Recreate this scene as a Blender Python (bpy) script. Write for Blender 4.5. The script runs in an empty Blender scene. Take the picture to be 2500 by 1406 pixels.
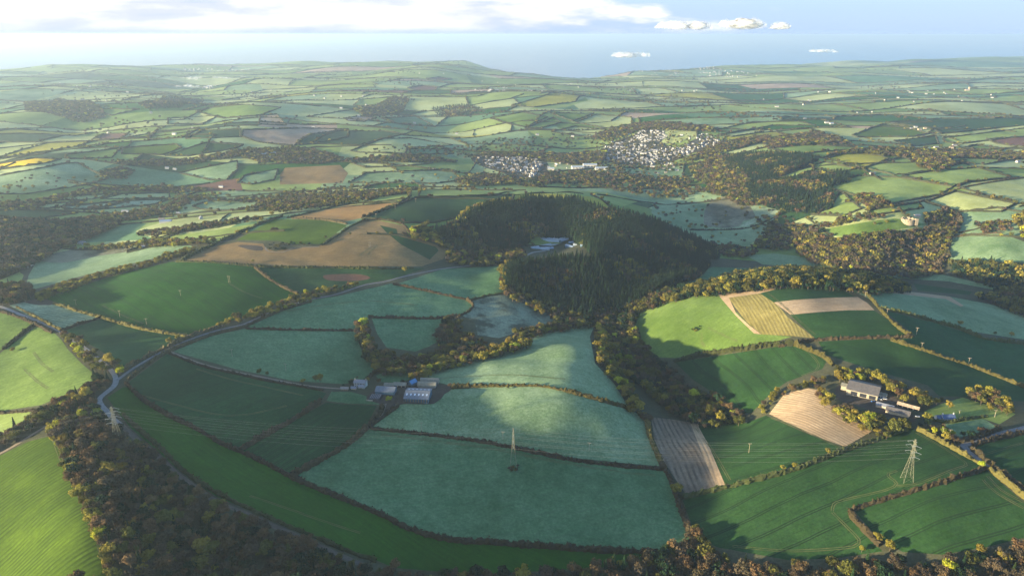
import bpy, bmesh, math, random
import numpy as np
from mathutils import Vector, Matrix
from mathutils.geometry import delaunay_2d_cdt
R = math.radians
random.seed(7); rng = np.random.default_rng(7)
scene = bpy.context.scene
COL = scene.collection

# ------------------------------------------------------------------ camera
F = 1740.0; CZ = 500.0; EYE = 84.0            # focal length in photo pixels, camera height, eye level row
PITCH = math.atan((703 - EYE) / F)
cam_d = bpy.data.cameras.new('camera'); cam = bpy.data.objects.new('camera', cam_d); COL.objects.link(cam)
cam_d.sensor_width = 36; cam_d.lens = 36 * F / 2500; cam_d.clip_start = 1; cam_d.clip_end = 400000
cam.location = (0, 0, CZ); cam.rotation_euler = (math.pi / 2 - PITCH, 0, 0)
scene.camera = cam
# ------------------------------------------------------------------ sky, sun, exposure
SUN_EL, SUN_AZ = R(8.2), R(200)                 # towards the sun, from +X anticlockwise: left and a little behind the camera
world = bpy.data.worlds.new('World'); scene.world = world; world.use_nodes = True
nt = world.node_tree; N = nt.nodes; L = nt.links
bg = N['Background']
sky = N.new('ShaderNodeTexSky'); sky.sky_type = 'NISHITA'; sky.sun_disc = False
sky.sun_elevation = SUN_EL; sky.sun_rotation = R(250); sky.altitude = 300; sky.dust_density = 1.0; sky.ozone_density = 2.5
SKY_K = 0.125
HAZE_D = 5.2e-5; HAZE_C = (.60, .80, 1, 1); CLOUDS = True
def mathn(t, op, a, b=None, clamp=False):
    n = t.nodes.new('ShaderNodeMath'); n.operation = op; n.use_clamp = clamp
    for i, v in enumerate((a, b)):
        if v is None: continue
        if isinstance(v, (int, float)): n.inputs[i].default_value = v
        else: t.links.new(v, n.inputs[i])
    return n.outputs[0]
tc = N.new('ShaderNodeTexCoord'); sep = N.new('ShaderNodeSeparateXYZ'); L.new(tc.outputs['Generated'], sep.inputs[0])
zz = mathn(nt, 'MAXIMUM', sep.outputs[2], 0.0)
az = mathn(nt, 'ARCTAN2', sep.outputs[0], sep.outputs[1])
cmb = N.new('ShaderNodeCombineXYZ'); L.new(mathn(nt, 'MULTIPLY', az, 9.0), cmb.inputs[0]); L.new(mathn(nt, 'MULTIPLY', zz, 42.0), cmb.inputs[1])
cn = N.new('ShaderNodeTexNoise'); cn.inputs['Scale'].default_value = 0.7; cn.inputs['Detail'].default_value = 7; cn.inputs['Roughness'].default_value = .55
L.new(cmb.outputs[0], cn.inputs['Vector'])
# cloud cover falls off to the right of the view and towards the zenith
cov = mathn(nt, 'ADD', cn.outputs[0], mathn(nt, 'MULTIPLY', mathn(nt, 'MAXIMUM', az, -.1), -0.62))
cov = mathn(nt, 'SUBTRACT', cov, mathn(nt, 'MULTIPLY', zz, 0.35))
mr = N.new('ShaderNodeMapRange'); mr.interpolation_type = 'SMOOTHSTEP'; L.new(cov, mr.inputs[0])
mr.inputs[1].default_value = .31; mr.inputs[2].default_value = .47
sc1 = N.new('ShaderNodeVectorMath'); sc1.operation = 'SCALE'; L.new(sky.outputs[0], sc1.inputs[0]); sc1.inputs['Scale'].default_value = SKY_K
tint = N.new('ShaderNodeMix'); tint.data_type = 'RGBA'; tint.blend_type = 'MULTIPLY'; tint.inputs[0].default_value = 1
L.new(sc1.outputs[0], tint.inputs[6]); tint.inputs[7].default_value = (.80, .90, .96, 1)
# pale veil low over the horizon, whiter towards the sun
veil = N.new('ShaderNodeMix'); veil.data_type = 'RGBA'; vl = N.new('ShaderNodeMapRange'); L.new(az, vl.inputs[0]); vl.inputs[1].default_value = -.7; vl.inputs[2].default_value = .35
L.new(vl.outputs[0], veil.inputs[0]); veil.inputs[6].default_value = (.145, .17, .21, 1); veil.inputs[7].default_value = (.12, .165, .26, 1)
vf = N.new('ShaderNodeMapRange'); L.new(zz, vf.inputs[0]); vf.inputs[1].default_value = .03; vf.inputs[2].default_value = .28; vf.inputs[3].default_value = .9; vf.inputs[4].default_value = 0
mv = N.new('ShaderNodeMix'); mv.data_type = 'RGBA'; L.new(vf.outputs[0], mv.inputs[0]); L.new(tint.outputs[2], mv.inputs[6]); L.new(veil.outputs[2], mv.inputs[7])
mixc = N.new('ShaderNodeMix'); mixc.data_type = 'RGBA'
rise = N.new('ShaderNodeMapRange'); rise.interpolation_type = 'SMOOTHSTEP'; L.new(zz, rise.inputs[0]); rise.inputs[1].default_value = -.004; rise.inputs[2].default_value = .016
L.new(mathn(nt, 'MULTIPLY', mr.outputs[0], rise.outputs[0]), mixc.inputs[0]); L.new(mv.outputs[2], mixc.inputs[6]); cs = N.new('ShaderNodeMix'); cs.data_type = 'RGBA'; cr_ = N.new('ShaderNodeMapRange'); L.new(cn.outputs[0], cr_.inputs[0]); cr_.inputs[1].default_value = .42; cr_.inputs[2].default_value = .62
L.new(cr_.outputs[0], cs.inputs[0]); cs.inputs[6].default_value = (.185, .20, .235, 1); cs.inputs[7].default_value = (.30, .295, .29, 1); L.new(cs.outputs[2], mixc.inputs[7])
L.new(mixc.outputs[2], bg.inputs[0]); bg.inputs[1].default_value = 1.0
sun_d = bpy.data.lights.new('sun', 'SUN'); sun_d.energy = 5.0; sun_d.angle = R(1.1); sun_d.color = (1, .82, .52)
sun = bpy.data.objects.new('sun', sun_d); COL.objects.link(sun)
TOSUN = Vector((math.cos(SUN_AZ) * math.cos(SUN_EL), math.sin(SUN_AZ) * math.cos(SUN_EL), math.sin(SUN_EL)))
sun.rotation_euler = TOSUN.to_track_quat('Z', 'Y').to_euler(); sun.location = (0, 0, 900)
scene.view_settings.view_transform = 'Standard'; scene.view_settings.look = 'None'
scene.view_settings.exposure = 2.15; scene.view_settings.gamma = 1
scene.cycles.use_denoising = True; scene.cycles.max_bounces = 5; scene.cycles.volume_bounces = 0
scene.cycles.diffuse_bounces = 2; scene.cycles.transparent_max_bounces = 8; scene.cycles.transmission_bounces = 2

# ------------------------------------------------------------------ terrain: heights at points read off the photograph
SN, CS = math.sin(PITCH), math.cos(PITCH)
def rays(p):
    p = np.asarray(p, float).reshape(-1, 2); x = (p[:, 0] - 1250) / F; y = (p[:, 1] - 703) / F
    return np.stack([x, CS - y * SN, -(SN + y * CS)], 1)
CTRL = """
0 745 128;280 930 135;0 1000 112;120 880 122;30 850 112;230 990 134;130 1040 128;0 1110 112;100 1250 118;0 1400 95;200 1280 128;240 1370 122
287 1060 126;400 1150 112;560 1250 100;800 1370 84;450 1330 108;600 1390 92;330 960 127;480 960 114;650 1000 102;620 1130 90;850 1060 84;850 1200 76
1000 1080 76;1000 1250 66;1250 1145 64;1080 1010 79;1250 1000 84;1400 990 85;1500 1010 73;1450 1070 66;1250 1300 54;1550 1200 48;1560 1080 54;1670 1300 44;1400 1390 44;1000 1400 56
900 960 90;1040 1000 86;1090 905 78;1200 890 84;1320 890 90;1420 850 90;1490 950 74;1540 1000 58;1450 890 84
600 870 106;750 850 96;880 900 84;400 850 124;530 800 116;700 770 108;850 740 104;1000 760 88;1100 700 92;1190 670 84;1240 780 66;1000 820 72;1050 880 66;1180 850 62;1330 790 54;1450 760 48
240 775 118;130 720 114;350 700 120;600 650 122;720 700 112;330 830 122;850 670 108;1000 650 104;150 800 124
500 620 118;650 610 122;850 600 124;1000 590 118;1080 620 96;700 560 130;900 520 132;1000 490 130;1230 482 118;480 590 108
1100 560 112;1250 510 118;1400 490 118;1520 530 100;1620 580 76;1700 620 46;1200 620 76;1350 600 62;1330 640 90;1450 640 92;1230 680 92;1560 680 60;1350 730 60;1500 760 44;1620 640 62
1560 830 44;1650 930 40;1800 1030 46;1620 1000 46;1700 880 50;1560 780 52;1640 790 74;1700 740 92;1850 720 116;2050 715 120;1950 780 114;2130 770 116;2224 820 108;1850 815 96;1990 828 102
1720 850 64;1880 880 82;2000 880 92;1800 960 62;1750 700 84;1900 670 74;2100 680 66;2250 720 66;2400 760 62;2500 830 62;2350 850 82;2500 930 80
2200 870 94;2150 940 94;2300 970 90;1950 1000 80;2120 1050 86;1700 1100 54;1850 1100 68;1690 1210 46;1950 1130 76;2222 1172 86;2400 1130 92;2500 1060 92;2300 1030 92;2500 1220 90
2090 1250 68;2300 1250 84;2150 1350 60;2500 1330 74;1800 1300 50;1750 1390 40;2300 1400 58;2050 1400 50
1620 500 30;1750 530 30;1850 580 28;1700 570 32;1850 630 26;2000 655 26;2200 675 26;2450 720 34;1740 665 30
2215 545 96;2100 560 84;2020 572 62;2330 520 90;2230 620 46;2050 630 38;2400 640 62;2450 600 86;1930 560 46
2200 440 120;2480 440 128;2350 490 112;2000 380 122;2100 480 104;1950 480 78;1850 400 96;1750 390 66;1900 440 92;2000 520 70
1600 380 44;1600 320 92;1700 345 86;1450 410 30;1250 400 34;1200 440 30;1400 450 28;1550 440 28;900 470 60;600 485 40;300 505 44;100 500 52
60 560 84;200 560 62;250 600 70;300 620 84;100 650 76;0 690 84;420 560 96;600 540 118;0 520 70
200 430 66;70 400 92;0 430 72;500 350 104;650 330 108;800 335 98;950 345 92;900 400 54;700 430 46;450 420 46;1050 400 50
300 350 84;380 270 100;600 265 118;500 300 76;750 290 92;200 320 50;100 300 74;0 350 60;1000 290 76;1120 320 44;1280 290 92;1450 285 98;1450 325 60;1330 245 104
1080 245 84;950 220 100;1400 200 70;1700 280 70;1900 270 92;2100 275 90;2300 290 104;2500 290 108;2200 330 100;2400 360 112;1850 310 92;2000 235 70;2300 220 80;2500 200 70
450 240 64;420 235 88;300 230 90;150 220 96;0 230 90;480 210 20;600 200 70;750 195 90;1050 170 150;900 180 110;1200 190 84;1350 190 26;1550 185 24;1700 180 40;1900 190 50;2200 175 70;2450 160 90;100 180 90;300 178 100;620 180 60
"""
cp = np.array([[float(v) for v in q.split()] for ln in CTRL.strip().splitlines() for q in ln.split(';')])
d = rays(cp[:, :2]); t = (CZ - cp[:, 2]) / -d[:, 2]
cxy = d[:, :2] * t[:, None]; cz = cp[:, 2]
far = np.array([[-1500, -600, 90], [0, -700, 40], [1500, -600, 90], [-900, 200, 95], [-1300, 900, 80], [1300, 300, 90], [-500, 150, 100], [450, 150, 60], [0, 150, 55],
                [-2200, 1500, 90], [2200, 1200, 90], [-4500, 3500, 90], [4500, 3500, 100], [-9000, 8000, 70], [14000, 14000, 90], [-5000, -4000, 80], [5000, -4000, 80], [0, -5000, 80],
                [-12000, 0, 80], [12000, 0, 80], [0, 14000, 60], [8000, 20000, 90], [-9000, 20000, 80], [5000, 1500, 90], [-4500, 1000, 85]], float)
cxy = np.vstack([cxy, far[:, :2]]) / 1000; cz = np.concatenate([cz, far[:, 2]])
# radial basis fit in log-polar-ish space so that near detail and far hills share one sheet
def warp(xy):
    x, y = xy[:, 0], xy[:, 1]; r = np.hypot(x, y) + .25
    return np.stack([x, y], 1) / r[:, None] * np.log1p(r * 3.0)[:, None] * 1.2
def tps(a, b):
    r2 = ((a[:, None, :] - b[None, :, :]) ** 2).sum(2)
    return .5 * r2 * np.log(r2 + 1e-9)
wc = warp(cxy); NCT = len(wc)
A = np.zeros((NCT + 3, NCT + 3)); A[:NCT, :NCT] = tps(wc, wc) + np.eye(NCT) * 2e-4
A[:NCT, NCT] = 1; A[:NCT, NCT + 1:] = wc; A[NCT, :NCT] = 1; A[NCT + 1:, :NCT] = wc.T
SOL = np.linalg.solve(A, np.concatenate([cz, [0, 0, 0]]))
COAST = np.array([[-60, 12500], [-37, 12500], [-31, 12200], [-26, 12400], [-20, 12800], [-12, 12900], [-5, 12500], [0, 10400], [2, 9400], [5, 9300], [8, 9900], [12, 11500], [17, 12500], [25, 14500], [33, 17500], [60, 19000]], float)
def height(xy):
    xy = np.asarray(xy, float).reshape(-1, 2); out = np.empty(len(xy))
    for i in range(0, len(xy), 20000):
        q = xy[i:i + 20000]; w = warp(q / 1000)
        h = tps(w, wc) @ SOL[:NCT] + SOL[NCT] + w @ SOL[NCT + 1:]
        x, y = q[:, 0], q[:, 1]; r = np.hypot(x, y)
        am = np.clip((r - 1500) / 2500, 0, 1)
        nr = np.clip((6500 - r) / 3000, .3, 1)
        h = h + am * (12 * nr * np.sin(x / 150 + 1.3 * np.sin(y / 260)) * np.sin(y / 190 + .7) + 20 * np.sin(x / 330 + y / 410 + 2) * np.sin(y / 350 - x / 500) + am * 20 * np.sin(x / 560 - 1) * np.sin(y / 480))
        h = h + 1.1 * np.sin(x / 31 + 2 * np.sin(y / 47)) * np.sin(y / 37 + x / 90) + .35 * np.sin(x / 11.3 + y / 17) * np.sin(y / 13.1 - x / 29)
        h = np.clip(h, 10, 165)
        rc = np.interp(np.degrees(np.arctan2(x, np.maximum(y, 1))), COAST[:, 0], COAST[:, 1])
        k = np.clip((r - rc + 900) / 1000, 0, 1); k = k * k * (3 - 2 * k)
        out[i:i + 20000] = h * (1 - k) - 14 * k
    return out
def H1(x, y): return float(height([[x, y]])[0])
def unproj(p, up=0.0):
    """photo pixels -> points on the terrain (raised by up metres)"""
    d = rays(p); z = np.full(len(d), 80.0)
    for k in range(40):
        t = np.minimum((CZ - z - up) / np.maximum(-d[:, 2], 1e-3), 20000)
        z = z * .45 + .55 * height(d[:, :2] * t[:, None])
    t = np.minimum((CZ - z - up) / np.maximum(-d[:, 2], 1e-3), 20000)
    return d[:, :2] * t[:, None]
def P3(px, py, up=0.0):
    q = unproj([[px, py]])[0]; return Vector((q[0], q[1], H1(*q) + up))
def pts(s):
    return np.array([[float(v) for v in q.split(',')] for q in s.split()])
def smooth(p, closed=False, step=None):
    """Catmull-Rom through the points"""
    p = np.asarray(p, float); n = len(p); out = []
    if n < 3: return p
    for i in range(n if closed else n - 1):
        if closed: a, b, c, e = p[i - 1], p[i], p[(i + 1) % n], p[(i + 2) % n]
        else: a, b, c, e = p[max(i - 1, 0)], p[i], p[i + 1], p[min(i + 2, n - 1)]
        m = max(2, min(8, int(np.linalg.norm(c - b) / 14)))
        for t in np.arange(m) / m:
            out.append(.5 * ((2 * b) + (-a + c) * t + (2 * a - 5 * b + 4 * c - e) * t * t + (-a + 3 * b - 3 * c + e) * t ** 3))
    if not closed: out.append(p[-1])
    return np.array(out)
def inpoly(q, poly):
    x, y = q[:, 0], q[:, 1]; r = np.zeros(len(q), bool); px, py = poly[:, 0], poly[:, 1]; j = len(poly) - 1
    for i in range(len(poly)):
        if py[i] != py[j]:
            c = ((py[i] > y) != (py[j] > y)) & (x < (px[j] - px[i]) * (y - py[i]) / (py[j] - py[i]) + px[i]); r ^= c
        j = i
    return r

# ------------------------------------------------------------------ scene helpers
def tag(o, label=None, cat=None, group=None, kind=None):
    for k, v in (('label', label), ('category', cat), ('group', group), ('kind', kind)):
        if v: o[k] = v
    return o
def meshobj(name, verts, faces, mats=(), parent=None, mi=None, sm=False, nrm=None):
    me = bpy.data.meshes.new(name)
    v = np.asarray(verts, np.float32); 
    fl = [len(f) for f in faces] if not isinstance(faces, np.ndarray) else [faces.shape[1]] * len(faces)
    me.vertices.add(len(v)); me.vertices.foreach_set('co', v.ravel())
    idx = np.concatenate([np.asarray(f, np.int32) for f in faces]) if not isinstance(faces, np.ndarray) else faces.astype(np.int32).ravel()
    me.loops.add(len(idx)); me.loops.foreach_set('vertex_index', idx)
    st = np.concatenate([[0], np.cumsum(fl)[:-1]]).astype(np.int32)
    me.polygons.add(len(fl)); me.polygons.foreach_set('loop_start', st)
    for m in mats: me.materials.append(m)
    if mi is not None: me.polygons.foreach_set('material_index', np.asarray(mi, np.int32))
    me.polygons.foreach_set('use_smooth', np.full(len(fl), sm))
    me.update(calc_edges=True); me.validate()
    if nrm is not None: me.normals_split_custom_set_from_vertices(nrm)
    o = bpy.data.objects.new(name, me); COL.objects.link(o)
    if parent: o.parent = parent
    return o
def empty(name, loc=(0, 0, 0), rz=0.0):
    o = bpy.data.objects.new(name, None); COL.objects.link(o); o.location = loc; o.rotation_euler = (0, 0, rz); return o
class MB:
    def __init__(s): s.v = []; s.f = []; s.m = []
    def add(s, v, f, m=0):
        b = len(s.v); s.v += [tuple(q) for q in v]; s.f += [tuple(i + b for i in q) for q in f]; s.m += [m] * len(f); return s
    def box(s, x0, y0, z0, x1, y1, z1, m=0, rz=0, org=(0, 0)):
        c = [(x, y, z) for z in (z0, z1) for x, y in ((x0, y0), (x1, y0), (x1, y1), (x0, y1))]
        if rz: c = [(org[0] + x * math.cos(rz) - y * math.sin(rz), org[1] + x * math.sin(rz) + y * math.cos(rz), z) for x, y, z in c]
        return s.add(c, [(3, 2, 1, 0), (4, 5, 6, 7), (0, 1, 5, 4), (1, 2, 6, 5), (2, 3, 7, 6), (3, 0, 4, 7)], m)
    def bar(s, a, b, w, m=0, w2=None, k=4):
        a, b = Vector(a), Vector(b); d = (b - a).normalized(); u = d.cross(Vector((0, 0, 1)) if abs(d.z) < .9 else Vector((1, 0, 0))).normalized(); n_ = d.cross(u)
        w2 = w if w2 is None else w2; v = []
        for p, q in ((a, w), (b, w2)):
            for i in range(k):
                an = 2 * math.pi * (i + .5) / k; v.append(p + (u * math.cos(an) + n_ * math.sin(an)) * q)
        return s.add(v, [tuple(range(k))[::-1], tuple(range(k, 2 * k))] + [(i, (i + 1) % k, (i + 1) % k + k, i + k) for i in range(k)], m)
    def build(s, name, mats, parent=None, sm=False):
        return meshobj(name, s.v, s.f, mats if isinstance(mats, (list, tuple)) else [mats], parent, s.m, sm)

# ------------------------------------------------------------------ materials
def newmat(name, rough=.9):
    m = bpy.data.materials.new(name); m.use_nodes = True; b = m.node_tree.nodes['Principled BSDF']; b.inputs['Roughness'].default_value = rough
    b.inputs['Specular IOR Level'].default_value = .12
    return m, m.node_tree, b
def mixrgb(t, f, a, b, mode='MIX'):
    n = t.nodes.new('ShaderNodeMix'); n.data_type = 'RGBA'; n.blend_type = mode
    for i, v in ((0, f), (6, a), (7, b)):
        if isinstance(v, (int, float)): n.inputs[i].default_value = v
        elif isinstance(v, tuple): n.inputs[i].default_value = (*v[:3], 1)
        else: t.links.new(v, n.inputs[i])
    return n.outputs[2]
def noise(t, vec, scale, detail=4, rough=.55, stretch=None):
    n = t.nodes.new('ShaderNodeTexNoise'); n.inputs['Scale'].default_value = scale; n.inputs['Detail'].default_value = detail; n.inputs['Roughness'].default_value = rough
    t.links.new(vec, n.inputs['Vector']); return n.outputs[0]
def remap(t, v, a, b, c=0., d_=1.):
    n = t.nodes.new('ShaderNodeMapRange'); t.links.new(v, n.inputs[0])
    for i, q in enumerate((a, b, c, d_)): n.inputs[i + 1].default_value = q
    return n.outputs[0]
FROST = (.40, .49, .33)
def field_mat(name, c1, c2, frost=0., ang=0., stripe=0., period=6., tram=0., tramp=24., rough_amt=1., bump=.6, patch=None):
    """grass, crop or soil: two tones in soft patches, fine tufts, frost, drilled rows and tractor lines running at ang"""
    m, t, b = newmat(name, .95)
    geo = t.nodes.new('ShaderNodeNewGeometry'); pos = geo.outputs['Position']
    big = noise(t, pos, .006, 3); mid = noise(t, pos, .035, 5, .65); fine = noise(t, pos, .33, 5, .75)
    rot = t.nodes.new('ShaderNodeVectorRotate'); rot.rotation_type = 'Z_AXIS'; t.links.new(pos, rot.inputs[0]); rot.inputs['Angle'].default_value = -ang
    sp = t.nodes.new('ShaderNodeSeparateXYZ'); t.links.new(rot.outputs[0], sp.inputs[0])
    col = mixrgb(t, remap(t, mid, .3, .7), c1, c2)
    col = mixrgb(t, .55, col, mixrgb(t, remap(t, big, .35, .65), tuple(q * .62 for q in c1), tuple(q * 1.3 for q in c2)))
    # streaks along the working direction
    cb = t.nodes.new('ShaderNodeCombineXYZ'); t.links.new(mathn(t, 'MULTIPLY', sp.outputs[0], .02), cb.inputs[0]); t.links.new(mathn(t, 'MULTIPLY', sp.outputs[1], .35), cb.inputs[1])
    strk = noise(t, cb.outputs[0], 1.0, 4, .7)
    col = mixrgb(t, remap(t, strk, .35, .68, 0, .55 * rough_amt), col, tuple(q * .45 for q in c1))
    if frost > 0:
        fr = mathn(t, 'ADD', mathn(t, 'MULTIPLY', big, 1.1), mathn(t, 'MULTIPLY', mid, .5))
        fr = mathn(t, 'ADD', fr, mathn(t, 'MULTIPLY', fine, .45))
        col = mixrgb(t, remap(t, fr, .74, 1.26, frost * .35, min(1., frost * 1.7)), col, FROST)
    if patch is not None:
        col = mixrgb(t, remap(t, noise(t, pos, patch[1], 4, .6), .5, .62, 0, .85), col, patch[0])
    if stripe > 0:
        w = mathn(t, 'SINE', mathn(t, 'ADD', mathn(t, 'MULTIPLY', sp.outputs[1], 2 * math.pi / period), mathn(t, 'ADD', mathn(t, 'MULTIPLY', big, 14.), mathn(t, 'MULTIPLY', mid, 3.5))))
        br = remap(t, noise(t, pos, .05, 3), .35, .6)
        col = mixrgb(t, mathn(t, 'MULTIPLY', remap(t, w, -.2, .9, 0, stripe), br), col, tuple(q * .3 for q in c1))
    if tram > 0:
        fr_ = mathn(t, 'FRACT', mathn(t, 'MULTIPLY', mathn(t, 'ADD', sp.outputs[1], mathn(t, 'MULTIPLY', big, 10.)), 1 / tramp))
        d1 = mathn(t, 'ABSOLUTE', mathn(t, 'SUBTRACT', mathn(t, 'ABSOLUTE', mathn(t, 'SUBTRACT', fr_, .5)), 1.1 / tramp))
        col = mixrgb(t, remap(t, d1, .35 / tramp, .8 / tramp, tram, 0), col, tuple(q * .35 + .01 for q in c1))
    col = mixrgb(t, remap(t, noise(t, pos, .09, 6, .7), .38, .62, .30, 0), col, tuple(q * .55 for q in c1))
    col = mixrgb(t, remap(t, fine, .3, .72, .5 * rough_amt, 0), col, tuple(q * .35 for q in c1))
    t.links.new(col, b.inputs['Base Color'])
    bp = t.nodes.new('ShaderNodeBump'); bp.inputs['Strength'].default_value = bump; bp.inputs['Distance'].default_value = .35
    hgt = mathn(t, 'ADD', fine, mathn(t, 'MULTIPLY', mid, 1.5))
    if stripe > 0: hgt = mathn(t, 'ADD', hgt, mathn(t, 'MULTIPLY', w, .35))
    t.links.new(hgt, bp.inputs['Height']); t.links.new(bp.outputs[0], b.inputs['Normal'])
    return m
# kind: dark tone, light tone, frost, rest
KIND = {
 'teal':   dict(c1=(0.0187, 0.1089, 0.0268), c2=(0.0354, 0.1724, 0.0406), frost=.20),
 'frost':  dict(c1=(0.0580, 0.1497, 0.0401), c2=(0.1124, 0.2282, 0.0569), frost=.36),
 'white':  dict(c1=(0.0728, 0.1430, 0.0520), c2=(0.1456, 0.2080, 0.0832), frost=.62),
 'lilac':  dict(c1=(.060, .090, .070), c2=(.090, .120, .090), frost=.36, patch=((.05, .05, .03), .03)),
 'deep':   dict(c1=(0.0038, 0.0515, 0.0100), c2=(0.0078, 0.0822, 0.0144), frost=.03),
 'crop':   dict(c1=(0.0089, 0.0468, 0.0074), c2=(0.0179, 0.0756, 0.0105), frost=.03),
 'green':  dict(c1=(0.0129, 0.0809, 0.0044), c2=(0.0284, 0.1226, 0.0065), frost=.0),
 'bright': dict(c1=(0.0475, 0.1007, 0.0061), c2=(0.0975, 0.1596, 0.0099), frost=.0),
 'lime': dict(c1=(0.0808, 0.1550, 0.0144), c2=(0.1662, 0.2550, 0.0288), frost=.08),
 'grass': dict(c1=(0.1650, 0.2400, 0.0360), c2=(0.2750, 0.3600, 0.0640), frost=.12),
 'pale': dict(c1=(0.3003, 0.3465, 0.0924), c2=(0.4620, 0.4935, 0.1596), frost=.30),
 'brown': dict(c1=(.20, .125, .045), c2=(.34, .215, .08), frost=.03),
 'orange': dict(c1=(.330, .190, .060), c2=(.440, .260, .090), frost=.0),
 'red':    dict(c1=(.120, .050, .030), c2=(.190, .080, .050), frost=.04),
 'tan':    dict(c1=(.400, .270, .150), c2=(.600, .440, .280), frost=.05),
 'pink':   dict(c1=(.330, .210, .140), c2=(.480, .330, .230), frost=.12),
 'rough':  dict(c1=(.200, .170, .050), c2=(.340, .290, .100), frost=.0),
 'plough': dict(c1=(.16, .115, .08), c2=(.34, .26, .19), frost=.06),
 'yellow': dict(c1=(.620, .420, .010), c2=(.850, .620, .020), frost=.0),
 'gold':   dict(c1=(.260, .260, .030), c2=(.420, .400, .050), frost=.0),
 'marsh':  dict(c1=(.085, .070, .045), c2=(.170, .140, .095), frost=.26, patch=((.06, .07, .03), .02)),
 'town':   dict(c1=(.050, .055, .035), c2=(.110, .105, .085), frost=.0),
 'soil':   dict(c1=(.060, .045, .035), c2=(.110, .085, .065), frost=.02),
}
_fm = {}
def fmat(kind, ang=None, **kw):
    key = (kind, None if ang is None else round(ang, 2), tuple(sorted(kw.items())))
    if key not in _fm:
        a = dict(KIND[kind]); a.update(kw); _fm[key] = field_mat('ground ' + kind, ang=ang or .4, **a)
    return _fm[key]
def plain(name, c, rough=.85, var=.25, scale=.8, metal=0., spec=.2):
    m, t, b = newmat(name, rough); geo = t.nodes.new('ShaderNodeNewGeometry')
    nz = noise(t, geo.outputs['Position'], scale, 5, .65)
    t.links.new(mixrgb(t, remap(t, nz, .3, .7), tuple(q * (1 - var) for q in c), tuple(min(1, q * (1 + var)) for q in c)), b.inputs['Base Color'])
    b.inputs['Metallic'].default_value = metal; b.inputs['Specular IOR Level'].default_value = spec; return m
def leafmat(name, dark, light, hue=.035, trans=.25):
    m, t, b = newmat(name, .9); oi = t.nodes.new('ShaderNodeObjectInfo'); geo = t.nodes.new('ShaderNodeNewGeometry')
    f = noise(t, geo.outputs['Position'], .42, 3, .7)
    col = mixrgb(t, remap(t, f, .32, .68), dark, light)
    col = mixrgb(t, remap(t, oi.outputs['Random'], 0, 1, 0, .65), col, tuple(q * .55 for q in dark))
    lf = noise(t, geo.outputs['Position'], .011, 3, .6); col = mixrgb(t, remap(t, lf, .38, .6, 0, .6), col, (dark[0] * .9, dark[1] * .85, dark[2] * .9))
    hs = t.nodes.new('ShaderNodeHueSaturation'); t.links.new(col, hs.inputs['Color'])
    t.links.new(remap(t, mathn(t, 'FRACT', mathn(t, 'MULTIPLY', oi.outputs['Random'], 7.31)), 0, 1, .5 - hue * .5, .5 + hue * .5), hs.inputs['Hue'])
    t.links.new(remap(t, mathn(t, 'FRACT', mathn(t, 'MULTIPLY', oi.outputs['Random'], 3.77)), 0, 1, .65, 1.3), hs.inputs['Value'])
    t.links.new(hs.outputs[0], b.inputs['Base Color'])
    tr = t.nodes.new('ShaderNodeBsdfTranslucent'); t.links.new(hs.outputs[0], tr.inputs[0]); mx = t.nodes.new('ShaderNodeMixShader'); mx.inputs[0].default_value = trans
    t.links.new(b.outputs[0], mx.inputs[1]); t.links.new(tr.outputs[0], mx.inputs[2]); t.links.new(mx.outputs[0], t.nodes['Material Output'].inputs[0]); return m
LEAF = {
 'gold':  leafmat('golden budding leaves', (.20, .175, .030), (.36, .31, .048)),
 'lime':  leafmat('fresh yellow green leaves', (.24, .28, .02), (.46, .46, .04)),
 'olive': leafmat('olive green leaves', (.085, .090, .020), (.17, .165, .035)),
 'brown': leafmat('bare brown twigs', (.060, .048, .028), (.13, .10, .055), .03, .1),
 'rust':  leafmat('rust brown buds', (.105, .068, .032), (.19, .125, .055), .02, .1),
 'dark':  leafmat('dark evergreen needles', (.009, .026, .012), (.026, .054, .018), .05, .05),
 'fir':   leafmat('mid green conifer needles', (.014, .032, .012), (.032, .056, .018), .05, .05),
}
ADJ = {'gold': 'golden olive budding', 'lime': 'bright yellow-green', 'olive': 'olive green', 'brown': 'bare brown', 'rust': 'rust brown', 'dark': 'dark green', 'fir': 'mid green'}
BARK = plain('bark', (.09, .07, .05), scale=2.)
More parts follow.
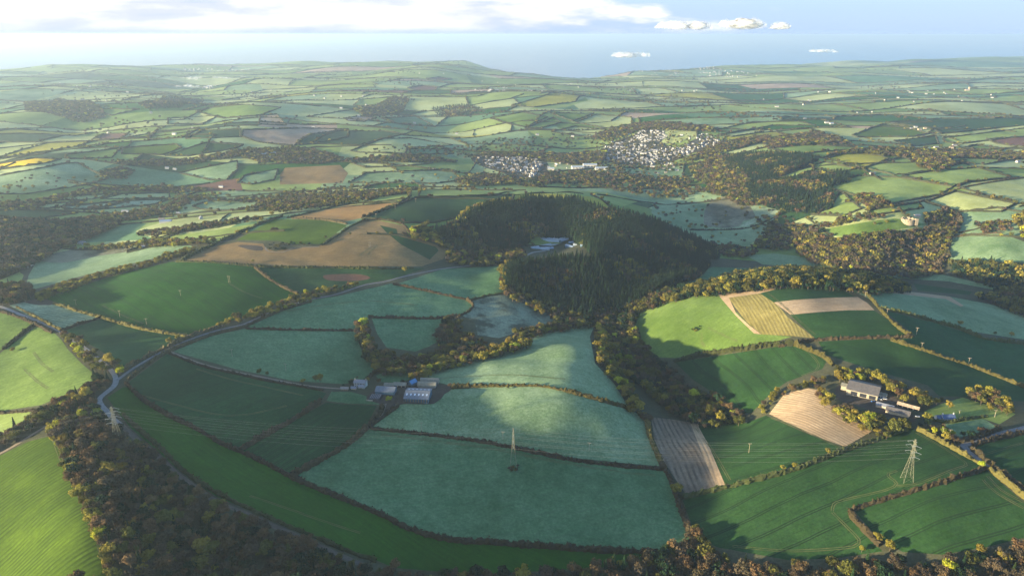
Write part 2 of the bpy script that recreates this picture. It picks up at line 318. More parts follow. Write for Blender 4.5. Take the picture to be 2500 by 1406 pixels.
# ------------------------------------------------------------------ fields read off the photograph: kind | options | label | outline in photo pixels
FIELDS = """
frost||frosted valley grass parkland with scattered trees|1600,462 1700,455 1790,465 1850,495 1905,515 1870,560 1830,600 1780,615 1700,575 1640,560 1590,520
grass||mid green pasture in the valley behind the town side|1150,455 1350,462 1480,470 1560,490 1520,505 1440,480 1300,470
marsh||brown marsh in the middle of the frosted parkland|1726,500 1748,484 1772,480 1800,484 1806,494 1832,502 1846,520 1840,534 1815,540 1806,552 1770,558 1740,553 1722,556 1718,530
town||streets and gardens under the hillside town|1468,384 1500,346 1545,330 1575,316 1625,322 1615,348 1660,360 1700,338 1745,338 1775,352 1740,362 1690,375 1650,392 1600,404 1540,404 1495,398
town||streets and gardens under the low town|1150,388 1200,370 1300,376 1340,405 1310,440 1280,442 1220,420 1180,408
white||frosted strip of parkland right of the marsh|1830,500 1905,512 1890,525 1821,552 1800,556 1846,530
frost||frosted paddock below the marsh|1684,562 1814,559 1870,560 1821,592 1763,603 1701,580
bright|s=0,1301,130,1199,.75,5|striped bright green field at the bottom left corner|-60,1150 0,1112 68,1078 126,1063 158,1130 175,1180 212,1250 238,1320 262,1385 250,1440 -80,1460
lime||small lime green field at the left edge above the bushy corner|-60,745 0,757 45,772 82,787 72,803 30,832 0,856 -60,880
lime||large sunlit pasture at the left edge with tractor lines|-80,880 0,862 35,836 88,797 125,805 150,830 165,852 200,888 245,925 170,958 100,988 0,1003 -80,1010
grass||narrow pasture left of the bent lane strip|-60,1010 0,1008 78,1000 60,1030 20,1050 0,1058 -60,1080
white|s=60,760,200,790,.55,7|small white frosted field with streaks beside the lane|22,745 65,736 132,742 240,776 152,803 92,783
soil||brown trampled corner above the white field|60,738 95,728 130,733 137,742 100,745
deep||dark green triangular field right of the tree lined lane|160,806 252,777 341,801 471,820 410,846 324,898 300,898 266,868 188,822
green|t=218,713,328,777,.6,20|big dark green field with tractor lines and wooden poles|99,726 205,695 307,665 420,639 529,641 621,651 727,714 640,760 532,793 478,818 341,800 239,773 137,738
crop||dark green field with a reddish bare patch|621,651 825,652 1040,655 960,680 893,692 820,712 727,714
red||reddish bare earth patch in the dark green field|790,672 830,669 880,670 905,678 880,685 820,686 795,682
brown||large brown stubble field with a green wedge|437,636 505,606 580,591 642,595 649,606 672,614 710,606 778,602 825,573 883,541 927,539 989,552 995,573 1064,597 1098,612 1081,633 1030,650 927,650 825,650 621,648 529,640
soil||dark damp patch in the left part of the brown stubble field|580,600 605,598 640,602 640,612 610,610
crop||dark green wedge in the brown stubble field|927,550 968,559 972,576 1064,603 1071,612 1049,634 979,597 945,569
bright||bright green rounded field above the brown stubble|577,586 669,535 785,537 847,550 785,596 717,596 680,588
orange|s=720,520,950,500,.25,9|orange stubble strip on the hill top|705,531 850,501 972,496 955,509 883,532 842,542
crop|t=890,530,1250,480,.3,26|dark green crop on the hill left of the conifer wood|885,534 972,501 1016,484 1255,477 1252,487 1194,491 1115,532 1064,544 996,545 927,537
grass||green strip at the top of the hill|890,494 927,480 996,472 1003,480 975,496
pale||sunlit pale strip left of the hill road|413,556 512,537 659,529 649,538 549,550 478,562
grass||sunlit green field between wooded bank and hill road|382,578 495,566 632,545 526,593 444,585 395,584
teal||dim green field beside the left wood|195,586 307,547 358,546 331,566 379,584 256,590 212,593
frost||long frosted field with a brown wet patch|70,672 92,634 191,605 464,599 480,607 393,627 290,651 191,676 85,706 65,692
marsh||brown rushy patch in the long frosted field|95,632 200,606 340,606 325,613 240,625 150,642
grass||small green garden field at the left edge|-40,690 0,684 48,664 58,672 50,690 0,694
crop||dark green field at the left edge above the wood|-60,512 0,513 110,514 191,521 95,535 -60,532
pale||first frosted strip of the far left group|126,491 165,480 290,473 225,487
pale||second frosted strip of the far left group|55,504 212,491 137,508 68,511
white||pale frosted strip in the middle of the far left group|150,506 307,491 222,513 160,512
pale||pale frosted strip at the right of the far left group|246,486 300,474 413,472 415,486
white||lowest pale frosted strip of the far left group|317,491 415,487 375,501 232,513
frost||oval frosted field below the valley trees|471,504 512,491 649,492 621,511 546,516 490,512
frost||small frosted field among valley trees|433,477 444,460 502,463 454,479
teal||wide teal field left of the looped wood|597,798 649,769 734,736 825,723 955,692 1030,709 1132,730 1154,743 1146,757 1122,769 1064,775 904,772 869,795 866,804 825,805 608,801
teal||teal field in front of the second conifer wood|972,692 1081,657 1231,649 1218,678 1221,699 1245,714 1194,719 1146,731 1047,709
lilac||greyish frosted pasture above the stream trees|1154,735 1201,721 1238,718 1313,740 1345,762 1378,776 1300,800 1252,815 1218,825 1166,818 1160,788 1129,770 1158,750
teal||small teal field inside the looped wood|907,776 1098,776 1061,805 1078,829 1047,846 1013,858 944,848 921,815
teal||long teal field above the white farmhouse|423,858 512,820 597,803 866,808 869,818 886,863 925,900 903,917 886,930 836,937 717,930 580,902 478,874
frost||domed frosted hill field behind the farm barns|1020,926 1064,902 1180,872 1269,852 1313,818 1422,795 1450,798 1440,822 1453,887 1501,938 1532,991 1440,968 1337,946 1235,940 1115,943 1081,936
teal||small paddock behind the farm sheds|917,917 944,904 1003,902 1009,921 979,935 930,932
frost||frosted field with sunlit crest below the barns|910,1042 975,984 1081,966 1100,947 1235,942 1317,941 1430,962 1528,996 1569,1015 1583,1063 1617,1138 1530,1130 1371,1114 1166,1073
teal||big dark teal field around the middle pylon|904,1047 1166,1077 1371,1118 1530,1134 1624,1144 1651,1216 1675,1284 1690,1310 1672,1328 1610,1342 1480,1340 1337,1329 1166,1319 1047,1301 990,1285 927,1250 825,1209 710,1162 780,1120 850,1080
deep|t=600,1070,780,980,.35,16|large dark field left of the farm|310,936 406,864 495,894 632,924 761,949 797,960 785,975 710,1025 577,1093 478,1042 375,994
deep|t=640,1120,850,1000,.6,8|dark field with fine rows below the farm|797,982 840,987 920,990 893,1042 825,1093 710,1155 640,1120 587,1097
teal||small pale paddock beside the farm yard|797,978 809,956 860,957 925,975 925,987 850,985
soil||bare farmyard mud between the barns|905,958 960,936 1010,932 1085,940 1105,948 1085,962 1060,985 985,986 968,992 940,1006 930,1000 925,985 895,975
green|t=300,950,800,1250,.1,30|long green band beside the dark wood|262,970 300,945 318,944 375,996 512,1069 600,1110 710,1164 850,1226 927,1256 1047,1307 1200,1327 1400,1338 1610,1348 1560,1375 1457,1385 1166,1402 962,1385 893,1356 819,1335 734,1298 659,1266 597,1240 529,1212 478,1178 427,1140 375,1092 320,1045 290,1010
lime||sunlit domed pasture beside the tan strip|1545,782 1569,757 1620,738 1675,724 1752,718 1790,755 1822,787 1855,815 1933,822 1868,840 1800,848 1701,863 1650,874 1610,872 1559,835
rough|s=1880,720,1940,820,.45,5|rough yellow stubble strip on the sunlit hill|1776,726 1821,717 1855,716 1889,733 1923,774 1990,826 1933,820 1858,816 1822,785
tan||pale tan headland strip down the sunlit hill|1752,718 1778,724 1797,765 1830,795 1858,816 1841,814 1797,771 1770,740
tan||thin tan strip along the wood on the hill top|1752,718 1821,713 1896,700 1995,696 1995,699 1903,704 1855,716 1778,727
crop|t=1700,715,2080,722,.25,30|green crop at the top of the sunlit hill|1855,716 1903,704 1991,699 2039,700 2087,724 2020,727 1940,732 1889,738
tan|s=1900,750,2130,742,.35,5|pinkish tan stripe across the sunlit hill|1889,738 1940,732 2020,727 2094,725 2118,740 2135,757 2070,757 2008,761 1930,768
crop|t=1940,800,2200,805,.4,24|green crop at the bottom of the sunlit hill|1930,769 2008,762 2070,758 2135,758 2224,820 2128,822 1991,826
frost||frosted field sloping away right of the hill hedge|2060,702 2130,706 2230,714 2319,724 2418,743 2500,768 2580,800 2580,860 2500,829 2367,808 2282,781 2152,750 2111,723
tan||narrow tan headland in the frosted right field|2104,707 2230,713 2319,724 2353,746 2346,749 2309,730 2196,718
deep||dark green slope right of the hill hedge|2155,757 2282,788 2401,825 2500,842 2600,850 2600,990 2500,940 2367,888 2247,847 2183,830 2237,820
crop|t=2060,850,2400,930,.35,22|dark green field above the right farm|1998,834 2162,826 2247,852 2367,893 2500,945 2600,985 2600,1020 2500,980 2343,968 2292,966 2265,940 2128,902 2060,880 2015,865
crop|t=1800,880,1870,945,.8,22|green field with curved tramlines beside the valley wood|1648,884 1735,871 1937,840 2019,880 2008,900 1923,931 1889,953 1851,991 1834,1008 1814,1008 1746,962 1690,925
tan|s=1890,1010,2080,1080,.55,4.5|tan stubble field beside the right farm|1878,1010 1916,960 1974,947 2002,953 2025,987 2128,1052 2110,1063 2063,1090 1980,1060
plough|s=1620,1030,1700,1190,.7,6|grey brown ploughed plot with pale edge|1590,1018 1640,1023 1701,1033 1729,1090 1770,1184 1675,1207 1650,1170 1620,1125 1597,1070
tan|s=1700,1040,1760,1180,.2,5|pale strip at the right side of the ploughed plot|1686,1034 1704,1034 1729,1085 1770,1183 1749,1186 1718,1117
crop|t=1750,1150,2000,1080,.8,22|green field with tramlines between ploughed plot and farm|1705,1040 1821,1032 1870,1014 1962,1055 2056,1092 2019,1110 1906,1147 1787,1182 1770,1179 1732,1090
crop|t=1718,1264,2128,1090,.85,22|large dark field with tramlines around the right pylon|1667,1220 1780,1191 1923,1153 2067,1100 2225,1045 2310,1090 2411,1138 2299,1170 2077,1238 2073,1250 2110,1300 2155,1345 2036,1362 1923,1366 1752,1335 1700,1312 1690,1284
crop|t=2155,1288,2425,1196,.8,22|dark green field in the lower right corner|2087,1247 2190,1212 2299,1179 2408,1146 2500,1226 2600,1280 2600,1340 2500,1312 2401,1336 2299,1353 2203,1346 2145,1312 2111,1276
crop|t=2400,1150,2500,1110,.7,22|green field at the right edge beyond the road|2374,1092 2420,1075 2500,1060 2600,1040 2600,1250 2500,1190 2428,1131
frost||small frosted paddock below the slate roofed cottage|2299,1035 2401,1022 2435,1042 2333,1070
grass||rough green plot behind the cottage|2255,1005 2300,985 2350,970 2420,990 2480,1010 2440,1035 2401,1022 2320,1035
soil||dark concrete farmyard around the right barn|2040,950 2060,935 2130,940 2180,965 2215,1000 2240,1025 2205,1030 2150,1010 2090,990 2045,975
teal||dark teal meadow at the foot of the conifer hill|1670,680 1739,652 1838,655 1804,672 1718,684 1657,697
frost||frosted river meadow winding below the castle wood|1821,624 1889,619 1940,624 2060,655 2128,663 2128,668 2050,664 1991,653 1862,646
frost||frosted river meadow right of the winding bend|2152,663 2299,670 2428,699 2435,709 2316,687 2179,679
crop||narrow dark meadow beyond the right hill wood|2230,692 2374,712 2367,720 2241,710
lime||smooth sunlit field below the castle ruin|2012,559 2128,540 2183,533 2230,540 2262,548 2196,560 2094,574 2043,577
frost||frosted field right of the castle hill|2326,580 2445,570 2500,590 2600,600 2600,650 2500,641 2401,638 2316,633
frost||shaded frosted hollow between castle hill and clump|2330,520 2435,508 2500,520 2560,530 2560,580 2367,575 2329,578 2346,545
pale||pale frosted field above the castle hill|2258,494 2333,468 2480,498 2445,518 2333,515
pale||pale pasture at the right edge|2336,457 2367,444 2500,434 2600,430 2600,500 2480,498
grass||large smooth pasture above the castle|2080,477 2015,458 2094,430 2196,434 2326,457 2292,477 2162,501 2128,480
grass||green field below the long conifer plantation|1981,525 2025,511 2050,470 2066,477 2104,511 2060,528
grass||green strip behind the castle ruin|2118,515 2244,495 2254,508 2128,528
gold||yellowish rough field among green pastures|2014,389 2094,365 2135,375 2172,389 2097,415 2053,396
grass||pasture between the two plantations|1896,434 2012,396 2094,413 2060,420 1991,413 1940,434
lime||round topped pasture above the plantation|1875,364 1957,353 2090,360 2090,365 2008,387 1923,372
grass||green pasture right of the yellowish field|2107,411 2196,386 2230,389 2275,417 2183,428
grass||long pale pasture under the hedge row|2203,430 2278,418 2350,399 2469,434 2360,447 2326,457
grass||pasture below the far right farms|2292,386 2500,386 2401,403 2350,398
bright||sunlit green field with ridge hedge|2080,331 2155,304 2196,307 2268,328 2230,335 2094,336
crop||green field below the hill farm|2183,345 2285,333 2292,352 2224,358
crop||dark green fields near the skyline right|2162,300 2299,290 2500,290 2560,292 2560,300 2500,307 2299,328 2271,314
grass||long pale field below the dark green ones|2302,338 2500,314 2560,310 2560,325 2500,333 2350,352 2306,348
red||red brown ploughed field at the right edge|2408,341 2500,335 2560,335 2560,362 2500,362 2435,352
lime||small sunlit field below the red brown one|2350,362 2384,355 2452,365 2435,374
grass||long hill pasture right of the town|1749,318 1828,300 1947,297 1991,307 1889,307 1787,324
pale||pale hill pasture right of the town|1752,331 1862,314 1850,325 1787,335
pale||big domed frosted field left of the valley town|856,369 934,340 1003,338 1105,355 996,362 989,376 876,373
teal||small shaded field left of the valley town|999,364 1098,365 1108,376 1003,379
pale||pale pasture with long hedge left of the low town|859,399 944,394 1057,399 996,406 893,410
frost||long frosted pasture above the green hill|852,447 893,423 1098,415 1129,440 1064,449 910,447
gold||yellow green sloping field on the far ridge|1248,259 1354,227 1429,234 1405,249 1303,263
grass||green patch at the foot of the yellow sloping field|1303,263 1405,249 1429,238 1436,246 1380,263 1290,268
lime||sunlit far field left of the valley town|1197,290 1276,275 1337,287 1282,311 1245,304
lime||triangular sunlit far field|1282,314 1351,288 1371,300 1320,314
pale||pale far field above the town|1405,300 1457,280 1542,288 1542,307 1491,316
lime||narrow far field on the ridge|1344,277 1450,278 1399,297
pale||small pale field below the ridge above the town|1347,323 1405,309 1480,319 1440,336
pink||tan far field on the middle ridge|840,290 880,284 920,288 890,298 850,296
teal||bluish far field on the middle ridge|931,290 1016,285 1064,311 975,304
crop||dark green field on the long middle hill|825,321 938,321 989,328 876,355 760,352 790,332
yellow||bright yellow rape field at the left edge|-60,402 0,401 85,387 150,389 120,398 0,415 -60,425
frost||wide frosted field below the rape field|-60,437 0,430 164,399 191,399 263,437 218,451 68,474 0,475 -60,478
lime||lime green field right of the rape field|160,379 297,362 273,386 171,389
bright||bright green field on the left middle hill|300,362 430,353 444,362 399,379 297,376
crop||teal field on the left middle hill|403,381 505,348 594,355 580,362 461,382
lime||small lime field below the red brown one on the left|294,341 365,326 362,338
lime||sunlit field on the left middle hill|362,341 379,326 488,314 444,338
crop||dark green field with curved hedge on the left middle hill|454,340 498,318 587,316 587,335
pink||pinkish ploughed fields on the left middle hill|594,318 734,314 850,316 751,331 717,358 632,348 591,335
crop||green field right of the pinkish ploughed fields|727,345 768,328 850,318 850,335 768,352 731,355
red||red brown field on the left middle hill|225,341 253,328 314,326 290,341
tan||pale tan triangular far field|635,283 676,280 700,307 632,304
lime||pale green far field group on the left|232,266 335,268 273,283
lime||sunlit far hill top fields left of centre|512,263 597,256 686,263 635,283 546,290 478,273
pale||pale far field under the hill top|410,290 533,283 495,304 410,304
frost||frosted valley field with faint tracks|437,423 580,393 580,416 553,440 512,440
frost||small frosted field beside the tree clump|580,447 597,430 679,413 669,440 615,451
brown||brown stubble field with frosted edge|683,427 696,410 830,403 850,423 836,447 683,451
red||small red brown far field|995,216 1030,209 1070,213 1060,222 1010,222
red||thin red brown field on the far ridge|1040,193 1070,189 1105,193 1080,197
"""
LANES = """
5|grey tarmac lane running down from the left edge into the trees|-60,735 5,750 48,767 92,783 137,803 167,822 200,845 235,872 266,898
5.5|pale winding lane bend between the trees and the green band|266,898 276,910 283,924 281,938 270,950 252,964 242,976 248,990 262,1005 276,1022 294,1036
6|muddy track along the edge of the dark wood|294,1036 341,1078 375,1105 403,1131 427,1152 478,1190 529,1224 597,1252 659,1280 734,1312 819,1350 900,1385
3.4|grey hedge lined lane climbing from the bend to the far wood|283,930 300,918 324,900 369,873 406,852 444,836 512,812 563,799 597,791 649,768 734,737 819,719 893,695 934,689 996,673 1078,657 1150,648 1210,636
3.5|farm track along the hedge to the white farmhouse|410,856 495,889 580,909 632,919 717,936 780,945 850,950
4|dirt track down from the farmyard|940,985 930,1012 905,1038 870,1066
7|pale yard drive of the nursery in the wood|1282,626 1300,617 1320,614 1345,612
4|hill road climbing between the fields|444,636 526,597 575,575 640,545 700,525 760,515
7|road in the lower right corner beyond the hedge|2350,1086 2370,1105 2421,1143 2500,1204 2560,1250
6|road branching to the right edge|2350,1088 2420,1064 2500,1044 2580,1025
4|track through the left corner bank|-60,1140 0,1107 40,1085 80,1060 117,1038
3|light path round the scrub clump in the brown field|648,604 655,614 690,616 720,606 780,603
"""
# hedges of the near ground: width height | colour | label | line
WHEELS = '''2032,1247 2036,1230 2060,1220 2162,1196 2189,1180 2172,1165 2169,1155 2190,1149
2237,1056 2299,1090 2356,1128 2352,1138 2329,1145 2244,1179 2189,1186
2032,1250 2070,1288 2097,1317 2090,1330 2060,1337 1923,1344 1787,1332
1944,839 1978,863 1998,887 1995,900 1985,907 1957,917
82,860 102,887 130,907
60,900 90,930 118,948
876,626 900,607 925,597
897,622 915,604 935,594
1728,800 1760,815 1800,833
1715,812 1712,832 1722,848
1872,713 1909,743 1950,781 1991,818
130,1069 147,1117 178,1179 205,1233 232,1302 246,1349
136,1069 153,1115 184,1175 212,1230 238,1299
2411,1162 2445,1196 2500,1226
2400,1170 2430,1200 2500,1240
2396,1112 2420,1104 2500,1080
1884,1020 1940,1042 2060,1096
1700,1045 1740,1100 1782,1172
330,960 420,985 520,1010 600,1012 700,990
480,900 560,925 650,945 740,965
930,1060 1050,1075 1200,1095 1350,1125 1500,1150 1600,1160
700,760 790,745 900,735 1020,745
1010,930 1120,920 1250,915 1380,925
250,745 300,770 350,790
560,692 600,715 640,728
610,1210 700,1240 800,1275 880,1300'''
HEDGES = """
3.2 3|brown|low hedge along the lane at the left edge|-40,748 30,768 80,788 128,812
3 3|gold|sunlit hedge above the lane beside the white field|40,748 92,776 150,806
4 3|olive|dark hedge between the lime field and the large sunlit pasture|88,788 60,808 32,832 8,852
3 3|brown|hedge between the white field and the triangular field|150,806 195,790 248,774
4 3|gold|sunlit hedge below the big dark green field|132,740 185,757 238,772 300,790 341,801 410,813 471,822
4 4|brown|dark hedge on the upper side of the climbing lane|300,905 340,880 400,850 444,830 500,808 540,797
3 3|brown|dark hedge on the lower side of the climbing lane|306,930 350,896 408,858 460,838 520,816 600,795 680,760 760,735
3 2.5|brown|hedge along the farm track|415,862 495,893 580,912 650,928 720,940 790,952
3 3|brown|thin hedge between the two wide teal fields|600,801 700,804 780,805 862,806
3 4|brown|straight dark hedge above the small looped field|900,773 960,775 1060,776 1122,770
3 4|brown|curved dark hedge closing the wide teal field|1122,770 1146,758 1155,744 1140,731
3 3|brown|long hedge from the lane down to the grey pasture|960,693 1035,708 1090,720 1140,731
3 3|olive|dark hedge above the grey pasture|1145,732 1195,720 1245,715
4 4|brown|hedge between the long green band and the dark fields|310,936 350,975 410,1012 478,1044 540,1080 590,1102 650,1130 710,1162
5 4|brown|curved hedge between the green band and the big teal field|710,1162 780,1192 825,1210 927,1252 980,1280 1047,1303 1110,1316 1200,1322 1337,1332 1480,1342 1605,1345
4 4|brown|hedge between the two dark ploughed rows fields|587,1096 640,1064 710,1026 782,978
5 4|brown|dark hedge below the dirt track|712,1158 785,1120 850,1082 893,1044 925,1010 935,990
4 3|brown|low hedge on the right of the dirt track|900,1040 945,1010 972,988
4 3|brown|long thin hedge across the pylon field|905,1044 1000,1054 1100,1066 1166,1075 1260,1092 1371,1116 1480,1132 1620,1144
4 4|gold|sunlit brown hedge from the barns over the crest|1100,945 1170,941 1235,940 1317,940 1380,952 1440,968 1528,993
5 5|gold|sunlit hedge down the right side of the crest field|1560,1005 1580,1030 1585,1060 1597,1090 1615,1130
5 4|brown|dark hedge right of the big pylon field|1615,1130 1640,1175 1655,1220 1672,1265 1690,1305
4 3|olive|dark hedge below the teal and green fields on the left|430,638 520,640 620,649 720,652 825,653 960,655 1010,653
4 3|brown|curving hedge down the dark green field|622,652 650,675 690,700 727,716
4 3|olive|hedge between bright green and brown fields|785,598 820,577 850,556 885,538 930,512 972,499
4 3|olive|dark hedge above the orange strip|700,532 780,513 850,499 930,494 975,494
4 3|brown|hedge around the top of the brown stubble|885,540 930,536 985,548 1000,570
4 3|brown|hedge along the bottom of the orange strip|712,533 785,536 847,546
5 5|olive|hedge beside the hill road|444,634 530,592 575,572 640,544 690,527
3 3|gold|hedge above the sunlit strip on the left hill|385,582 450,587 520,595
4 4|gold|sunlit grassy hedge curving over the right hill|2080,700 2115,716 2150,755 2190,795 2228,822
4 4|olive|hedge above the dark slope on the right|2150,752 2215,765 2282,784 2340,800 2401,824 2500,838 2580,845
4 4|brown|hedge under the sunlit right hill|1900,845 1960,832 2030,826 2130,823 2225,821
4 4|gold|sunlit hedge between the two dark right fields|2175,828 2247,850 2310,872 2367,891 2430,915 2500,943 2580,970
5 6|olive|bushy hedge below the lime pasture|1645,880 1700,868 1760,858 1820,850 1870,842 1935,838
4 5|gold|hedge above the farm between the tramline fields|1940,840 1980,855 2010,868 2035,890
4 4|olive|dark hedge from the ploughed plot up to the farm|1668,1212 1720,1200 1780,1186 1850,1168 1923,1150 2000,1122 2065,1096 2130,1075 2225,1042
4 4|brown|dark hedge around the lower right corner field|2405,1142 2350,1160 2299,1176 2230,1197 2150,1220 2085,1240 2076,1252 2100,1282 2150,1330
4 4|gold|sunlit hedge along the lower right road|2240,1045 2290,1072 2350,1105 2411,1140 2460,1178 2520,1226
4 4|brown|far side hedge of the lower right road|2372,1094 2395,1112 2440,1148 2500,1192 2560,1240
4 4|brown|hedge beside the branching road at the right edge|2375,1085 2420,1072 2500,1054 2580,1034
4 4|brown|curving hedge below the small frosted paddock|2300,1040 2340,1075 2400,1062 2440,1045
3 2.5|olive|low hedge right of the cottage|2265,1020 2310,1030 2360,1022 2410,1015
4 3|olive|dark field edge hedge beside the green band and track|300,1010 345,1052 400,1100 450,1150 520,1196 600,1236 680,1272 760,1305 840,1340 920,1368
3 3|brown|short hedge below the left sunlit pasture|-40,1008 20,1006 80,1000
4 3|olive|hedge behind the small farm paddock|1005,902 1012,925 985,934
4 4|brown|dark hedge behind the farmhouse garden|890,930 905,915 922,900
4 3|brown|hedge across the small valley field right of the castle|2326,578 2380,572 2445,568
4 3|brown|hedge above the frosted field over the castle|2112,513 2162,502 2244,493 2296,478 2333,463 2400,448 2500,434 2580,428
3 3|brown|hedge of the parkland below the marsh|1684,561 1750,561 1814,558 1860,545 1905,522
"""
